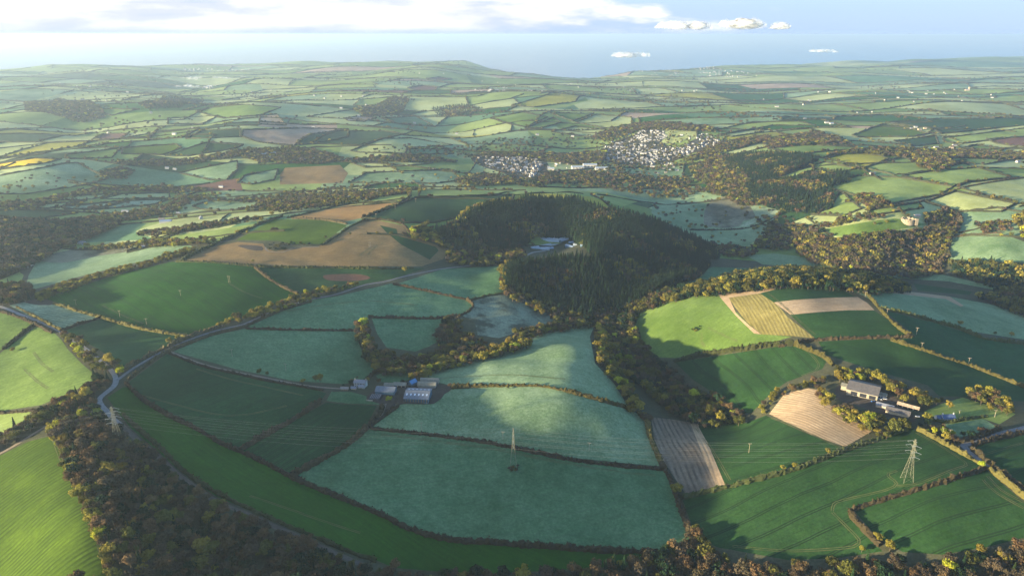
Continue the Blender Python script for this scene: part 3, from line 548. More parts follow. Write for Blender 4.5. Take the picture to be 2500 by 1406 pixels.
# woods: mix | spacing | height | label | outline
WOODS = """
mixdark|7.5|12|the dark wood at the bottom left|135,1020 126,1068 152,1098 164,1148 196,1200 222,1262 240,1320 262,1378 180,1420 180,1450 1000,1450 940,1392 860,1366 800,1340 734,1314 659,1284 597,1257 529,1230 478,1196 427,1158 375,1112 330,1072 290,1040 262,1012 240,992 236,962 270,946 255,905 238,912 215,935 170,960 135,985 60,1022 -60,1080 -60,1128 60,1064 117,1034
mixdark|8|13|the woodland strip along the bottom edge|880,1395 1000,1402 1180,1400 1350,1392 1450,1375 1600,1350 1650,1318 1700,1300 1725,1330 1755,1345 1850,1375 2000,1378 2150,1360 2250,1372 2400,1352 2500,1330 2600,1310 2600,1470 880,1470
fir|5.8|23|the big conifer wood on the hill|1062,556 1115,536 1150,510 1194,497 1250,487 1300,478 1400,482 1470,507 1540,522 1600,537 1680,572 1740,602 1755,622 1700,632 1650,630 1600,648 1500,648 1450,628 1428,592 1385,570 1310,567 1270,598 1200,610 1150,610 1110,602 1080,585
fir|5.8|23|the lower conifer wood beside the nursery|1228,690 1230,655 1250,642 1300,632 1345,625 1400,622 1450,632 1500,648 1600,650 1700,630 1735,636 1700,672 1620,695 1560,735 1500,755 1430,770 1370,758 1320,735 1270,712
goldwood|8|12|the golden edge of the big conifer wood|1000,560 1040,545 1060,560 1085,590 1115,608 1090,606 1060,590 1010,580
goldwood|8|12|the sunlit fringe above the conifer wood|1112,545 1130,515 1160,502 1200,494 1260,484 1210,500 1160,515 1130,545
goldwood|8|12|the golden left edge of the lower conifer wood|1222,700 1220,660 1238,640 1252,650 1240,690 1262,712 1330,740 1330,765 1280,740 1240,725
mixed|7.5|13|the valley wood below the conifers|1330,745 1420,765 1500,750 1560,735 1640,705 1600,740 1560,758 1545,790 1500,790 1460,795 1380,790 1340,770
broad|8|12|the dark valley wood right of the domed hill|1462,790 1545,780 1560,830 1610,878 1650,908 1690,948 1760,972 1812,1010 1815,1030 1760,1040 1700,1032 1640,1005 1600,968 1550,930 1500,885 1472,840
goldwood|8|12|the row of golden trees along the domed hill|1452,800 1475,790 1485,840 1500,885 1530,925 1552,960 1562,1000 1585,1012 1590,1022 1560,1015 1535,995 1520,960 1480,910 1455,870
broad|8|12|the wood belt around the looped field|868,790 885,778 900,790 905,820 920,850 950,868 1010,872 1050,862 1080,848 1060,815 1075,790 1100,770 1122,775 1130,800 1160,825 1185,835 1180,850 1120,870 1060,885 1010,905 960,912 925,905 895,875 875,830
goldwood|8|12|the tree belt below the grey pasture|1060,885 1180,850 1290,822 1305,835 1270,850 1180,872 1060,902 1025,925 1010,918
broad|8|11|the stream trees right of the grey pasture|1250,815 1300,798 1380,776 1440,788 1420,795 1313,816 1280,830
firwood|7|15|the wood on the top of the sunlit hill|1580,752 1600,730 1640,705 1700,695 1760,680 1800,668 1900,655 2000,655 2100,668 2200,692 2225,706 2150,714 2060,702 1990,697 1900,698 1760,714 1680,722 1620,738
castle|8|13|the wood on the castle hill slope|1950,600 2000,572 2025,582 2094,578 2196,565 2262,556 2258,520 2316,506 2344,528 2346,556 2322,580 2312,626 2300,662 2128,664 1991,640 1945,618
firwood|7|16|the dark wood at the right edge of the river|2316,635 2367,636 2500,650 2600,660 2600,790 2500,764 2430,735 2384,716 2440,708 2425,695 2333,670
fir|6.5|20|the right conifer plantation above the river|1812,460 1850,438 1920,434 1991,417 2073,419 2077,436 2030,450 2034,500 1991,514 1923,511 1860,494
broad|9|14|the brown wood left of the right plantation|1684,408 1756,376 1800,400 1830,440 1830,480 1860,498 1800,500 1760,470 1700,435
fir|6.5|20|the long conifer plantation below the pasture|1756,374 1872,371 2000,386 1974,399 1896,430 1841,440 1780,420
mixdark|8|14|the dark wood at the left edge|-80,525 0,532 85,541 191,535 294,542 250,565 191,588 154,600 85,640 0,674 -80,690
mixdark|8|12|the dark corner wood left of the white field|-60,690 0,692 61,690 85,713 60,732 0,742 -60,745
goldwood|8|10|the tree lined lane bank|150,812 180,815 215,838 255,868 300,885 318,898 296,910 270,905 240,905 200,872 170,845
goldwood|8|9|the long hedgerow of golden trees on the left|85,716 150,694 250,662 330,646 400,622 470,604 480,612 400,634 330,655 250,676 150,712 95,733
goldwood|7|11|the sunlit left edge of the dark wood|126,1030 150,1010 160,1060 185,1120 215,1190 245,1250 262,1310 290,1372 265,1388 240,1330 222,1270 190,1205 160,1150 148,1100 122,1068
goldwood|7|9|the golden tree row above the climbing lane|528,795 560,775 620,755 720,722 790,703 850,692 870,690 850,706 760,728 660,765 600,785 560,800
goldwood|9|9|the hedgerow of round golden trees beyond the frosted field|205,597 300,592 440,584 522,585 525,595 440,598 300,606 210,606
broad|9|9|the wooded bank beside the sunlit strip|330,566 400,560 500,545 640,530 640,536 500,556 420,574 340,575
broad|8|12|the wood below the nursery drive|1085,615 1130,610 1200,615 1270,612 1290,622 1220,640 1130,645 1090,635
goldwood|9|13|the tree belt north of the right farm|2035,905 2050,895 2120,908 2180,925 2240,950 2290,975 2285,985 2240,990 2200,965 2150,940 2100,925 2050,925
goldwood|9|13|the tree belt south of the right farm|1990,935 2030,960 2045,985 2120,1015 2200,1030 2215,1045 2160,1062 2110,1050 2040,1010 2005,975
goldwood|10|12|the rounded tree row right of the farm|2350,955 2390,945 2440,965 2480,990 2475,1010 2430,1000 2370,975
goldwood|9|9|the bushy hedge left of the tan stubble|1850,1005 1865,975 1900,950 1950,935 2010,915 2020,925 1960,947 1900,965 1870,1010
broad|9|9|the garden trees round the slate roofed cottage|2240,1035 2280,1025 2330,1060 2380,1050 2430,1045 2440,1055 2370,1080 2300,1068
broad|9|11|the dark trees by the parkland lane|1700,455 1790,465 1850,490 1840,500 1770,480 1700,465
broad|9|11|the valley trees left of the castle|1880,540 1990,550 2010,562 1990,580 1950,600 1900,610 1830,600 1860,575
broad|9|10|the dim trees across the river bend|1720,590 1800,600 1850,615 1830,625 1780,625 1740,612
broad|10|11|the hollow clump right of the castle|2375,545 2450,535 2470,560 2400,568
goldwood|10|12|the golden clump at the right edge|2470,530 2520,510 2580,520 2580,600 2500,585
broad|10|11|the hedge trees left of the castle field|2080,478 2110,470 2180,495 2170,502 2120,510
broad|10|11|the bank trees west of the castle|1990,548 2060,530 2130,522 2180,528 2128,536 2020,556
broad|10|12|the round wood in the right pastures|2230,385 2290,372 2330,400 2290,418 2240,405
broad|11|12|the long hedgerow wood under the far right farms|2000,380 2130,362 2280,366 2400,370 2520,372 2520,386 2380,384 2250,384 2100,372
broad|11|12|the wood below the far hill pastures|1860,345 1990,318 2050,335 2080,350 1990,352 1880,362
broad|12|12|the far brown wood on the valley side|860,265 960,235 1000,240 980,275 900,285
fir|11|13|the round far wood on the knoll|1050,262 1130,252 1180,262 1150,280 1080,283
fir|11|13|the hazy wooded knoll on the left|340,255 400,235 460,240 500,245 440,262 360,265
broad|12|12|the hazy woods in the left valley|60,250 150,240 240,255 260,285 200,300 150,285 60,270
broad|11|11|the brown wood in front of the low town|1115,435 1180,420 1240,430 1270,445 1180,452 1110,445
broad|12|10|the long tree belt along the valley on the left|-40,495 60,490 150,472 260,455 400,450 520,458 500,468 400,466 250,468 160,484 60,508 -40,508
broad|12|10|the tree belt between frosted strips and wood|190,530 300,520 400,500 440,480 520,470 540,476 460,495 430,515 320,538 200,545
broad|14|10|the wooded valley floor left of the green hill|480,488 600,482 720,470 900,462 1010,462 990,470 880,490 760,508 690,518 640,512 660,492 560,490
broad|10|11|the dark clump in the left valley|240,420 290,408 330,412 310,435 260,432
broad|10|12|the tree line below the left middle hill|270,392 400,390 520,378 600,362 690,366 600,384 480,396 380,404 290,400
broad|10|11|the trees round the left industrial site|560,372 720,356 800,372 840,386 780,400 640,396
broad|10|11|the tree line below the domed far field|780,392 900,384 1060,382 1120,395 1000,396 860,394
broad|9|11|the trees beside the low town|1130,378 1200,372 1330,372 1400,380 1400,392 1300,384 1180,380
broad|12|10|the valley trees below the town|1340,420 1500,420 1640,430 1680,455 1600,450 1500,440 1380,440 1300,455 1260,450
broad|9|12|the trees between the two towns|1330,390 1430,370 1480,365 1470,400 1400,400
broad|10|12|the wood behind the town|1440,335 1500,310 1570,300 1660,300 1740,310 1750,322 1650,318 1560,318 1480,345
broad|10|12|the wooded bank right of the town|1660,395 1700,375 1780,345 1880,330 1870,345 1790,365 1720,385
"""
# ------------------------------------------------------------------ parse, unproject
def wpoly(s, closed=True, sm=True, up=0.0):
    p = pts(s)
    if sm: p = smooth(p, closed)
    return unproj(p, up)
fields = []
for ln in FIELDS.strip().splitlines():
    k, opt, lab, s = ln.split('|'); a = {}; ang = None
    if opt:
        key, v = opt.split('='); v = [float(q) for q in v.split(',')]
        q = unproj([[v[0], v[1]], [v[2], v[3]]]); dd = q[1] - q[0]; ang = math.atan2(dd[1], dd[0])
        if key == 's': a = dict(stripe=v[4], period=v[5])
        else: a = dict(tram=v[4], tramp=v[5])
    p = pts(s); q = []
    for i in range(len(p)):                    # light densifying only, corners stay corners
        b, c = p[i], p[(i + 1) % len(p)]; m = max(1, int(np.linalg.norm(c - b) / 18))
        q += [b + (c - b) * t / m for t in range(m)]
    if k in ('marsh', 'soil') or k == 'town' or 'patch in the dark' in lab: q = smooth(p, True)
    fields.append(dict(kind=k, mat=(k, ang, a), label=lab, poly=unproj(q), px=p))
# ---- patchwork of far fields (real distances, rows of uneven size)
random.seed(11)
rows = [1450.0]
while rows[-1] < 19000: rows.append(rows[-1] + max(120, rows[-1] * .052) * random.uniform(.75, 1.3))
def rowline(k, x):
    s = rows[k] - rows[k - 1] if k else 120
    y = rows[k]
    return y + s * .42 * math.sin(x / (s * 2.7) + k * 1.9) + s * .3 * math.sin(x / (s * 1.1) + k * 4.1) + x * .10 * math.sin(y / 1800)
farcells = []; FARK = ['frost', 'pale', 'grass', 'green', 'teal', 'lime', 'crop', 'red', 'pink', 'gold']
for k in range(len(rows) - 1):
    s = rows[k + 1] - rows[k]; x = -.9 * rows[k] - random.random() * s; xe = .9 * rows[k]
    while x < xe:
        w = s * random.uniform(1.2, 2.9); sl0 = s * random.uniform(-.5, .5) if x > -.89 * rows[k] else 0
        if farcells and farcells[-1]['row'] == k: sl0 = farcells[-1]['sl']
        sl1 = s * random.uniform(-.6, .6)
        a = [(x + w * t / 4, rowline(k, x + w * t / 4)) for t in range(5)]
        xb0, xb1 = x + sl0, x + w + sl1
        b = [(xb1 + (xb0 - xb1) * t / 4, rowline(k + 1, xb1 + (xb0 - xb1) * t / 4)) for t in range(5)]
        yy = rows[k]; far_ = min(1, yy / 9000)
        kd = random.choices(FARK, [2.4, 5.5, 5.0 + 2 * far_, 1.2, 1.0, 2.0, .6, .25, .5, .3])[0]
        farcells.append(dict(row=k, sl=sl1, kind=kd, poly=np.array(a + b)))
        x += w
# ---- lanes
def ribbon(line, w):
    p = np.asarray(line); t = np.gradient(p, axis=0); t /= np.linalg.norm(t, axis=1)[:, None] + 1e-9; nn = np.stack([-t[:, 1], t[:, 0]], 1)
    w = np.broadcast_to(w, (len(p),))[:, None] / 2
    return p + nn * w, p - nn * w
lanes = []
for ln in LANES.strip().splitlines():
    w, lab, s = ln.split('|'); lanes.append((float(w), lab, wpoly(s, False)))
# ------------------------------------------------------------------ one constrained triangulation for the whole ground
V2 = []; E2 = []
def addloop(p, closed=True):
    b = len(V2); V2.extend(map(tuple, p)); m = len(p)
    E2.extend((b + i, b + (i + 1) % m) for i in range(m if closed else m - 1))
for f in fields: addloop(f['poly'])
nf = len(V2)
for c in farcells: addloop(c['poly'])
r = 260.0; gp = []
while r < 19500:
    st = max(.011, 7.0 / r) if r < 2600 else .0145
    for a in np.arange(-R(44), R(44), st): gp.append((r * math.sin(a + random.uniform(-.2, .2) * st), r * math.cos(a)))
    r *= (1 + st * 1.15)
for r_ in (60, 130, 210, 300, 420, 600, 850, 1200, 1700, 2400, 3400, 4800, 6800, 9500, 13500, 19500):
    for a in np.arange(0, 360, 6):
        aa = (a + 180) % 360 - 180
        if abs(aa) > 45 or r_ < 250: gp.append((r_ * math.sin(R(a)), r_ * math.cos(R(a))))
V2 += gp
print('cdt in', len(V2), len(E2))
vo, eo, fo, ov, oe, of_ = delaunay_2d_cdt([Vector(v) for v in V2], E2, [], 0, .02, False)
V = np.array([(v[0], v[1]) for v in vo]); T = np.array([list(f) for f in fo], np.int32)
print('cdt out', len(V), len(T))
ar = (V[T[:, 1]] - V[T[:, 0]]); br = (V[T[:, 2]] - V[T[:, 0]]); cr = ar[:, 0] * br[:, 1] - ar[:, 1] * br[:, 0]
T[cr < 0] = T[cr < 0][:, ::-1]; T = T[np.abs(cr) > 1e-4]
Z = height(V); V3 = np.column_stack([V, Z])
e = 2.5; gx = (height(V + [e, 0]) - height(V - [e, 0])) / (2 * e); gy = (height(V + [0, e]) - height(V - [0, e])) / (2 * e)
NR = np.column_stack([-gx, -gy, np.ones(len(V))]); NR /= np.linalg.norm(NR, axis=1)[:, None]
cen = V[T].mean(1); own = np.full(len(T), -1)
def assign(poly, idv):
    lo, hi = poly.min(0), poly.max(0); m = np.where((cen[:, 0] >= lo[0]) & (cen[:, 0] <= hi[0]) & (cen[:, 1] >= lo[1]) & (cen[:, 1] <= hi[1]))[0]
    if len(m): own[m[inpoly(cen[m], poly)]] = idv
for i, c in enumerate(farcells): assign(c['poly'], 10000 + i)
for i, f in enumerate(fields): assign(f['poly'], i)
def sub(mask, name, mats, mi=None):
    t = T[mask]; u, inv = np.unique(t, return_inverse=True)
    return meshobj(name, V3[u], inv.reshape(-1, 3), mats, None, mi, True, NR[u].tolist())
m_ground = field_mat('rough ground under hedges and woods', (.045, .050, .022), (.085, .075, .040), .05)
g = sub(own == -1, 'ground', [m_ground]); tag(g, 'rough grassy ground under the woods, hedges and verges', kind='structure')
fk = {k: i for i, k in enumerate(FARK)}
mk = own >= 10000
g = sub(mk, 'farmland', [fmat(k) for k in FARK], [fk[farcells[i - 10000]['kind']] for i in own[mk]])
tag(g, 'patchwork of far small fields rolling to the coast', kind='structure')
for i, f in enumerate(fields):
    mk = own == i
    if mk.sum() < 1: continue
    k, ang, a = f['mat']; o = sub(mk, 'field', [fmat(k, ang, **a)]); tag(o, f['label'], kind='structure')
# sea to the horizon
m_sea, t_, b_ = newmat('sea', .25); b_.inputs['Base Color'].default_value = (.03, .09, .15, 1); b_.inputs['Specular IOR Level'].default_value = .5
bp = t_.nodes.new('ShaderNodeBump'); g_ = t_.nodes.new('ShaderNodeNewGeometry'); t_.links.new(noise(t_, g_.outputs['Position'], .03, 6), bp.inputs['Height']); bp.inputs['Strength'].default_value = .5; t_.links.new(bp.outputs[0], b_.inputs['Normal'])
sea = meshobj('sea', [(-150000, -3000, 0), (150000, -3000, 0), (150000, 160000, 0), (-150000, 160000, 0)], [(0, 1, 2, 3)], [m_sea]); tag(sea, 'pale blue sea beyond the far coast', kind='structure')
# sea bed so the ground sheet never ends before the water does
# lanes
m_tar = plain('worn grey tarmac', (.19, .19, .19), scale=.35); m_dirt = plain('pale dirt track', (.17, .14, .105), scale=.4); m_ln = plain('shaded hedge lane tarmac', (.15, .15, .155), scale=.35); m_dark = plain('damp dark track', (.085, .07, .055), scale=.4)
for i, (w, lab, p) in enumerate(lanes):
    q = [p[0]]
    for a, b in zip(p[:-1], p[1:]):
        m = max(1, int(np.linalg.norm(b - a) / 6)); q += [a + (b - a) * t / m for t in range(1, m + 1)]
    q = np.array(q); l, r_ = ribbon(q, w); n = len(q); pt = np.vstack([l, r_, q])
    z = height(pt) + .22; z[2 * n:] += .05
    fc = [(2 * n + j, 2 * n + j + 1, j + 1, j) for j in range(n - 1)] + [(n + j, n + j + 1, 2 * n + j + 1, 2 * n + j) for j in range(n - 1)]
    o = meshobj('road' if 'road' in lab else ('track' if 'track' in lab or 'path' in lab else 'lane'), np.column_stack([pt, z]), fc, [m_dark if 'muddy' in lab else m_dirt if ('track' in lab or 'path' in lab or 'hill' in lab) else m_ln if ('hedge lined' in lab or 'road' in lab) else m_tar], sm=True)
    tag(o, lab, kind='structure')

m_rut = plain('bare wheel ruts', (.075, .085, .030), scale=.6)
for i, s in enumerate(WHEELS.strip().splitlines()):
    p = wpoly(s, False); q = [p[0]]
    for a, b in zip(p[:-1], p[1:]):
        m = max(1, int(np.linalg.norm(b - a) / 4)); q += [a + (b - a) * t / m for t in range(1, m + 1)]
    q = np.array(q); l, r_ = ribbon(q, 2.0); vs, fc = [], []
    for side in (l, r_):
        n = len(side); wv = .75 * np.clip(rng.normal(1, .35, n), .2, 1.8); a, b = ribbon(side, wv); k = len(vs) * 2 * n
        vs.append(np.column_stack([np.vstack([a, b]), height(np.vstack([a, b])) + .12])); fc += [(k + j, k + n + j, k + n + j + 1, k + j + 1)[::-1] for j in range(n - 1)]
    o = meshobj('wheel_track', np.vstack(vs), fc, [m_rut]); tag(o, 'faint pair of wheel ruts crossing a field', kind='structure')
# ------------------------------------------------------------------ hedges
def leafquads(c, s, nrm=None, rg=rng):
    """small tilted leaf clumps at the points c"""
    c = np.asarray(c, float); n = len(c); a = rg.normal(size=(n, 3)); a /= np.linalg.norm(a, axis=1)[:, None]
    if nrm is not None: a = a * .75 + nrm; a /= np.linalg.norm(a, axis=1)[:, None]
    h = rg.normal(size=(n, 3)); u = np.cross(a, h); u /= np.linalg.norm(u, axis=1)[:, None] + 1e-9; w = np.cross(a, u)
    s = (np.broadcast_to(s, (n,)) * rg.uniform(.6, 1.35, n))[:, None] / 2
    v = np.stack([c - u * s - w * s * .6, c + u * s * .7 - w * s, c + u * s + w * s * .7, c - u * s * .6 + w * s], 1).reshape(-1, 3)
    return v, np.arange(4 * n).reshape(n, 4)
def hedge_geo(p, w, h, stepm=2.2, tuft=True):
    q = [p[0]]
    for a, b in zip(p[:-1], p[1:]):
        m = max(1, int(np.linalg.norm(b - a) / stepm)); q += [a + (b - a) * t / m for t in range(1, m + 1)]
    q = np.array(q); n = len(q)
    if n < 3: return None
    lf = np.convolve(rng.normal(size=n + 8), np.ones(9) / 3, 'valid')[:n] * .25
    hh = h * np.clip(1 + .35 * lf * 2 + .25 * rng.normal(size=n), .35, 2); ww = w * np.clip(1 + .5 * lf + .18 * rng.normal(size=n), .4, 1.7)
    prof = [(-.5, -.3), (-.46, .55), (-.2, .98), (.2, 1.0), (.46, .5), (.5, -.3)]
    t = np.gradient(q, axis=0); t /= np.linalg.norm(t, axis=1)[:, None] + 1e-9; nn = np.stack([-t[:, 1], t[:, 0]], 1); z = height(q); vs = []
    for a, b in prof:
        j = rng.uniform(-.18, .18, (n, 2)) * w; vs.append(np.column_stack([q + nn * (a * ww)[:, None] + j, z + b * hh + (rng.uniform(-.2, .2, n) * h if b > 0 else 0)]))
    v = np.stack(vs, 1).reshape(-1, 3); k = len(prof)
    i = np.arange(n - 1)[:, None] * k + np.arange(k - 1)[None]; f = np.stack([i, i + 1, i + k + 1, i + k], -1).reshape(-1, 4)
    if tuft:
        m = int(n * 4.5); ii = rng.integers(0, n, m); a = rng.uniform(-.55, .55, m); c = np.column_stack([q[ii] + nn[ii] * (a * ww[ii])[:, None] + rng.normal(size=(m, 2)) * .5, z[ii] + hh[ii] * (1.05 - 1.2 * a * a) * rng.uniform(.6, 1.15, m)])
        v2, f2 = leafquads(c, w * .36); f = np.vstack([f, f2 + len(v)]); v = np.vstack([v, v2])
    return v, f
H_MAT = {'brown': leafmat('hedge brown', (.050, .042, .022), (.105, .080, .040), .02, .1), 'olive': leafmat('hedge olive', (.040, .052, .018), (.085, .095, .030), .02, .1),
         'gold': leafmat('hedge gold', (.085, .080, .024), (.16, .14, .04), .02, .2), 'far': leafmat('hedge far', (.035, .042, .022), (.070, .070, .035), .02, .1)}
for ln in HEDGES.strip().splitlines():
    a, mat, lab, s = ln.split('|'); w, h = map(float, a.split()); gq = hedge_geo(wpoly(s, False, up=h * .4), w * 1.0, h)
    o = meshobj('hedge', *gq, [H_MAT[mat]]); tag(o, lab, 'hedge', 'hedges between the near fields')
# hedges of the mid distance fields, one for each field
treeline = []
for f in fields:
    if f['px'][:, 1].mean() > 545 or f['kind'] in ('marsh', 'town') or 'patch' in f['label'] or 'wedge' in f['label'] or 'stubble' in f['label'] or 'headland' in f['label'] or 'parkland' in f['label'] or 'below the marsh' in f['label'] or 'behind the town' in f['label']: continue
    p = f['poly']; dist = np.linalg.norm(p.mean(0)); p = np.vstack([p, p[:1]]); ok = np.abs(p[:, 0]) < p[:, 1] * .78
    if ok.sum() < 3: continue
    gq = hedge_geo(p[ok] if not ok.all() else p, 3.4 + dist / 1700, 2.8 + dist / 2200, 4 + dist / 500, True)
    if gq is None: continue
    for a_, b_ in zip(p[:-1], p[1:]):
        if max(abs(a_[0]), abs(b_[0])) > .8 * a_[1]: continue
        for _ in range(int(np.linalg.norm(b_ - a_) / 30 + random.random())):
            if random.random() < .5 + .45 * math.sin(a_[0] / 70 + a_[1] / 110): treeline.append(a_ + (b_ - a_) * random.random())
    o = meshobj('hedge', *gq, [H_MAT['far']]); tag(o, 'dark hedge round the ' + f['label'], 'hedge', 'hedges round the farther fields')
# the countless hedges of the far patchwork in one object
hv, hf, hb = [], [], 0
for c in farcells:
    p = c['poly']; d0 = np.linalg.norm(p.mean(0))
    if d0 > 12500 or abs(p[:, 0].mean()) > .8 * p[:, 1].mean(): continue
    for seg in (p[:5], p[4:6]):
        mid_ = seg.mean(0)
        if any(inpoly(mid_[None], f['poly'])[0] for f in fields if abs(f['poly'][0, 1] - mid_[1]) < 900): continue
        if height(mid_[None])[0] < 3 or random.random() < .12: continue
        gq = hedge_geo(seg, 3.0 + d0 / 1700, 2.4 + d0 / 2600, 12 + d0 / 300, False)
        if gq is None: continue
        hv.append(gq[0]); hf.append(gq[1] + hb); hb += len(gq[0])
        for _ in range(int(np.linalg.norm(seg[-1] - seg[0]) / (16 + d0 / 120) * random.choice((0, .4, 1, 1.8, 2.6)))):
            treeline.append(seg[random.randrange(len(seg) - 1)] * random.random() + 0)if 0 else treeline.append((lambda j, t: seg[j] * (1 - t) + seg[j + 1] * t)(random.randrange(len(seg) - 1), random.random()))
o = meshobj('hedgerows', np.vstack(hv), np.vstack(hf), [H_MAT['far']]); tag(o, 'network of countless far hedgerows between small fields', kind='stuff')

# ------------------------------------------------------------------ trees
def broadleaf(seed, nq, size, wide=1.0, bare=False, name='crown'):
    rg = np.random.default_rng(seed); lobes = [(0, 0, 8.2, 3.6)]
    for i in range(9):
        a = i * 2.4 + rg.uniform(-.4, .4); rr = rg.uniform(1.8, 3.6) * wide; lobes.append((math.cos(a) * rr, math.sin(a) * rr, rg.uniform(5.2, 10.2), rg.uniform(1.7, 2.9)))
    lb = np.array(lobes); k = rg.integers(0, len(lb), nq); dn = rg.normal(size=(nq, 3)); dn /= np.linalg.norm(dn, axis=1)[:, None]
    rad = lb[k, 3] * (rg.uniform(.35 if bare else .72, 1.08, nq)); c = lb[k, :3] + dn * rad[:, None] * [1, 1, .85]
    c[:, 2] = np.maximum(c[:, 2], 1.6); v, f = leafquads(c, size, dn, rg)
    mb = MB(); mb.bar((0, 0, -1), (0, 0, 6.5), .42, 0, .2, 5)
    for i in range(6 if not bare else 10):
        a = i * 2.4; mb.bar((0, 0, 2.4 + i * .35), (math.cos(a) * 2.6, math.sin(a) * 2.6, 7.2 + i * .3), .17, 0, .06, 3)
    return v, f, mb
def conifer(seed, nq, size):
    rg = np.random.default_rng(seed); H = 18.; lay = 11; v = []; f = []; b = 0
    u = rg.uniform(0, 1, nq) ** .75; z = 2.0 + u * (H - 2.2); a = rg.uniform(0, 2 * math.pi, nq); rr = (1 - u) * 2.7 * (1 + .28 * np.sin(u * 40)) * rg.uniform(.45, 1.08, nq) + .12
    c = np.column_stack([np.cos(a) * rr, np.sin(a) * rr, z - rr * .22]); dn = np.column_stack([np.cos(a) * .8, np.sin(a) * .8, np.full(nq, .5)])
    v, f = leafquads(c, size * (1.15 - .6 * u), dn, rg)
    # ragged skirts of drooping branches round the stem
    sv, sf = [], []; nl_ = 8
    for i in range(nl_):
        u = i / nl_; z0 = 2.2 + u * (H - 3.2); r0 = (1 - u) * 2.5 + .35; k = 11; b0 = len(sv); off = rg.uniform(0, 6)
        sv.append((0, 0, z0 + (H / nl_) * 1.35))
        for j in range(2 * k):
            an = off + math.pi * j / k; rr_ = r0 * (rg.uniform(.9, 1.2) if j % 2 == 0 else rg.uniform(.45, .62)); sv.append((math.cos(an) * rr_, math.sin(an) * rr_, z0 - (.5 if j % 2 == 0 else -.3) + rg.uniform(-.2, .2)))
        sf += [(b0, b0 + 1 + j, b0 + 1 + (j + 1) % (2 * k), b0) for j in range(2 * k)]
    n0 = len(v); v = np.vstack([v, np.array(sv)]); f = [tuple(q) for q in f] + [tuple(i + n0 for i in q[:3]) for q in sf]
    mb = MB(); mb.bar((0, 0, -1), (0, 0, H + .3), .3, 0, .05, 5)
    return v, f, mb
def treemesh(name, v, f, mb, mat):
    nv = len(v); vv = np.vstack([v, np.array([tuple(q) for q in mb.v])]); ff = [tuple(q) for q in f] + [tuple(i + nv for i in q) for q in mb.f]
    o = meshobj(name, vv, ff, [mat, BARK], None, [0] * len(f) + [1] * len(mb.f)); COL.objects.unlink(o); return o
NEARB, FARB, NEARC, FARC = {}, {}, [], []
for mname in ('gold', 'lime', 'olive', 'brown', 'rust', 'dark'):
    for s in range(4):
        NEARB[(mname, s)] = treemesh('tree', *broadleaf(s * 7 + 3, 900 if mname in ('brown', 'rust') else 620, .8 if mname in ('brown', 'rust') else 1.05, 1.0 + .12 * (s % 3), mname in ('brown', 'rust')), LEAF[mname])
    for s in range(2):
        FARB[(mname, s)] = treemesh('tree', *broadleaf(s * 7 + 3, 150, 2.3, 1.1), LEAF[mname])
NEARF = {}; FARF = {}
for mname in ('dark', 'fir'):
    for s in range(3):
        NEARF[(mname, s)] = treemesh('tree', *conifer(s + 20, 230, 1.0), LEAF[mname])
    FARF[(mname, 0)] = treemesh('tree', *conifer(30, 60, 1.8), LEAF[mname])
MIX = {'gold': [('gold', 6), ('lime', .8), ('olive', 3), ('brown', 1.2), ('rust', 1)], 'broad': [('gold', .9), ('olive', 3.2), ('brown', 3), ('rust', 1.2), ('lime', .25), ('dark', .8)],
       'goldwood': [('gold', 6), ('olive', 2.5), ('rust', 1), ('brown', 1), ('lime', .5)], 'mixed': [('olive', 3), ('brown', 3), ('gold', 1), ('dark', 1.4), ('rust', .8), ('C', 2.2)],
       'mixdark': [('brown', 4.5), ('olive', 1.3), ('rust', 2.4), ('gold', .35), ('dark', 2.0), ('C', 1.0)], 'fir': [('C', 26), ('olive', .7), ('brown', .8), ('rust', .3)],
       'firwood': [('C', 6), ('olive', 3), ('gold', 1.5), ('dark', 2)], 'castle': [('olive', 4), ('gold', 1.6), ('brown', 4.5), ('rust', .6), ('lime', .1), ('C', .4)]}
def pick(mix):
    ks = MIX[mix]; return random.choices([k for k, _ in ks], [w for _, w in ks])[0]
TREES = []       # x, y, colour, conifer?, height scale, wood label, lone label
def blocked(x, y): return False
for ln in WOODS.strip().splitlines():
    mix, sp, hgt, lab, s = ln.split('|'); sp, hgt = float(sp), float(hgt)
    poly = wpoly(s, True, False, up=hgt * .5); lo, hi = poly.min(0), poly.max(0); d0 = np.linalg.norm(poly.mean(0))
    if d0 > 3000: sp *= 1.25
    q = []; y = lo[1]; j = 0
    while y < hi[1]:
        x = lo[0] + (sp / 2 if j % 2 else 0)
        while x < hi[0]: q.append((x + random.uniform(-.4, .4) * sp, y + random.uniform(-.4, .4) * sp)); x += sp
        y += sp * .87; j += 1
    q = np.array(q); q = q[inpoly(q, poly)]; q = q[np.abs(q[:, 0]) < q[:, 1] * .80 + 60]
    # gaps that follow a soft pattern
    g_ = np.sin(q[:, 0] / 23 + 2 * np.sin(q[:, 1] / 31)) * np.sin(q[:, 1] / 27 + q[:, 0] / 60)
    q = q[(g_ > -.88) | (rng.uniform(size=len(q)) < .3)]
    for x, y in q:
        k = pick(mix); con = k == 'C'
        if con and math.sin(x / 38 + 1.6 * math.sin(y / 55)) * math.sin(y / 47 + x / 90) > .45 and random.random() < .7: con = False; k = random.choice(('olive', 'brown', 'rust', 'gold'))
        if con: k = random.choice(('dark', 'dark', 'fir')) if mix != 'fir' else random.choice(('dark', 'dark', 'fir', 'fir'))
        hs = (hgt / 18. if con else min(hgt, 14.) / 12.) * random.choice((random.uniform(.5, .8), random.uniform(.75, 1.1), random.uniform(.9, 1.3))) * (1.25 if con and hgt < 15 else 1)
        if con and mix == 'fir': hs = hgt / 18. * random.uniform(.7, 1.12)
        TREES.append([x, y, k, con, hs, lab, None])
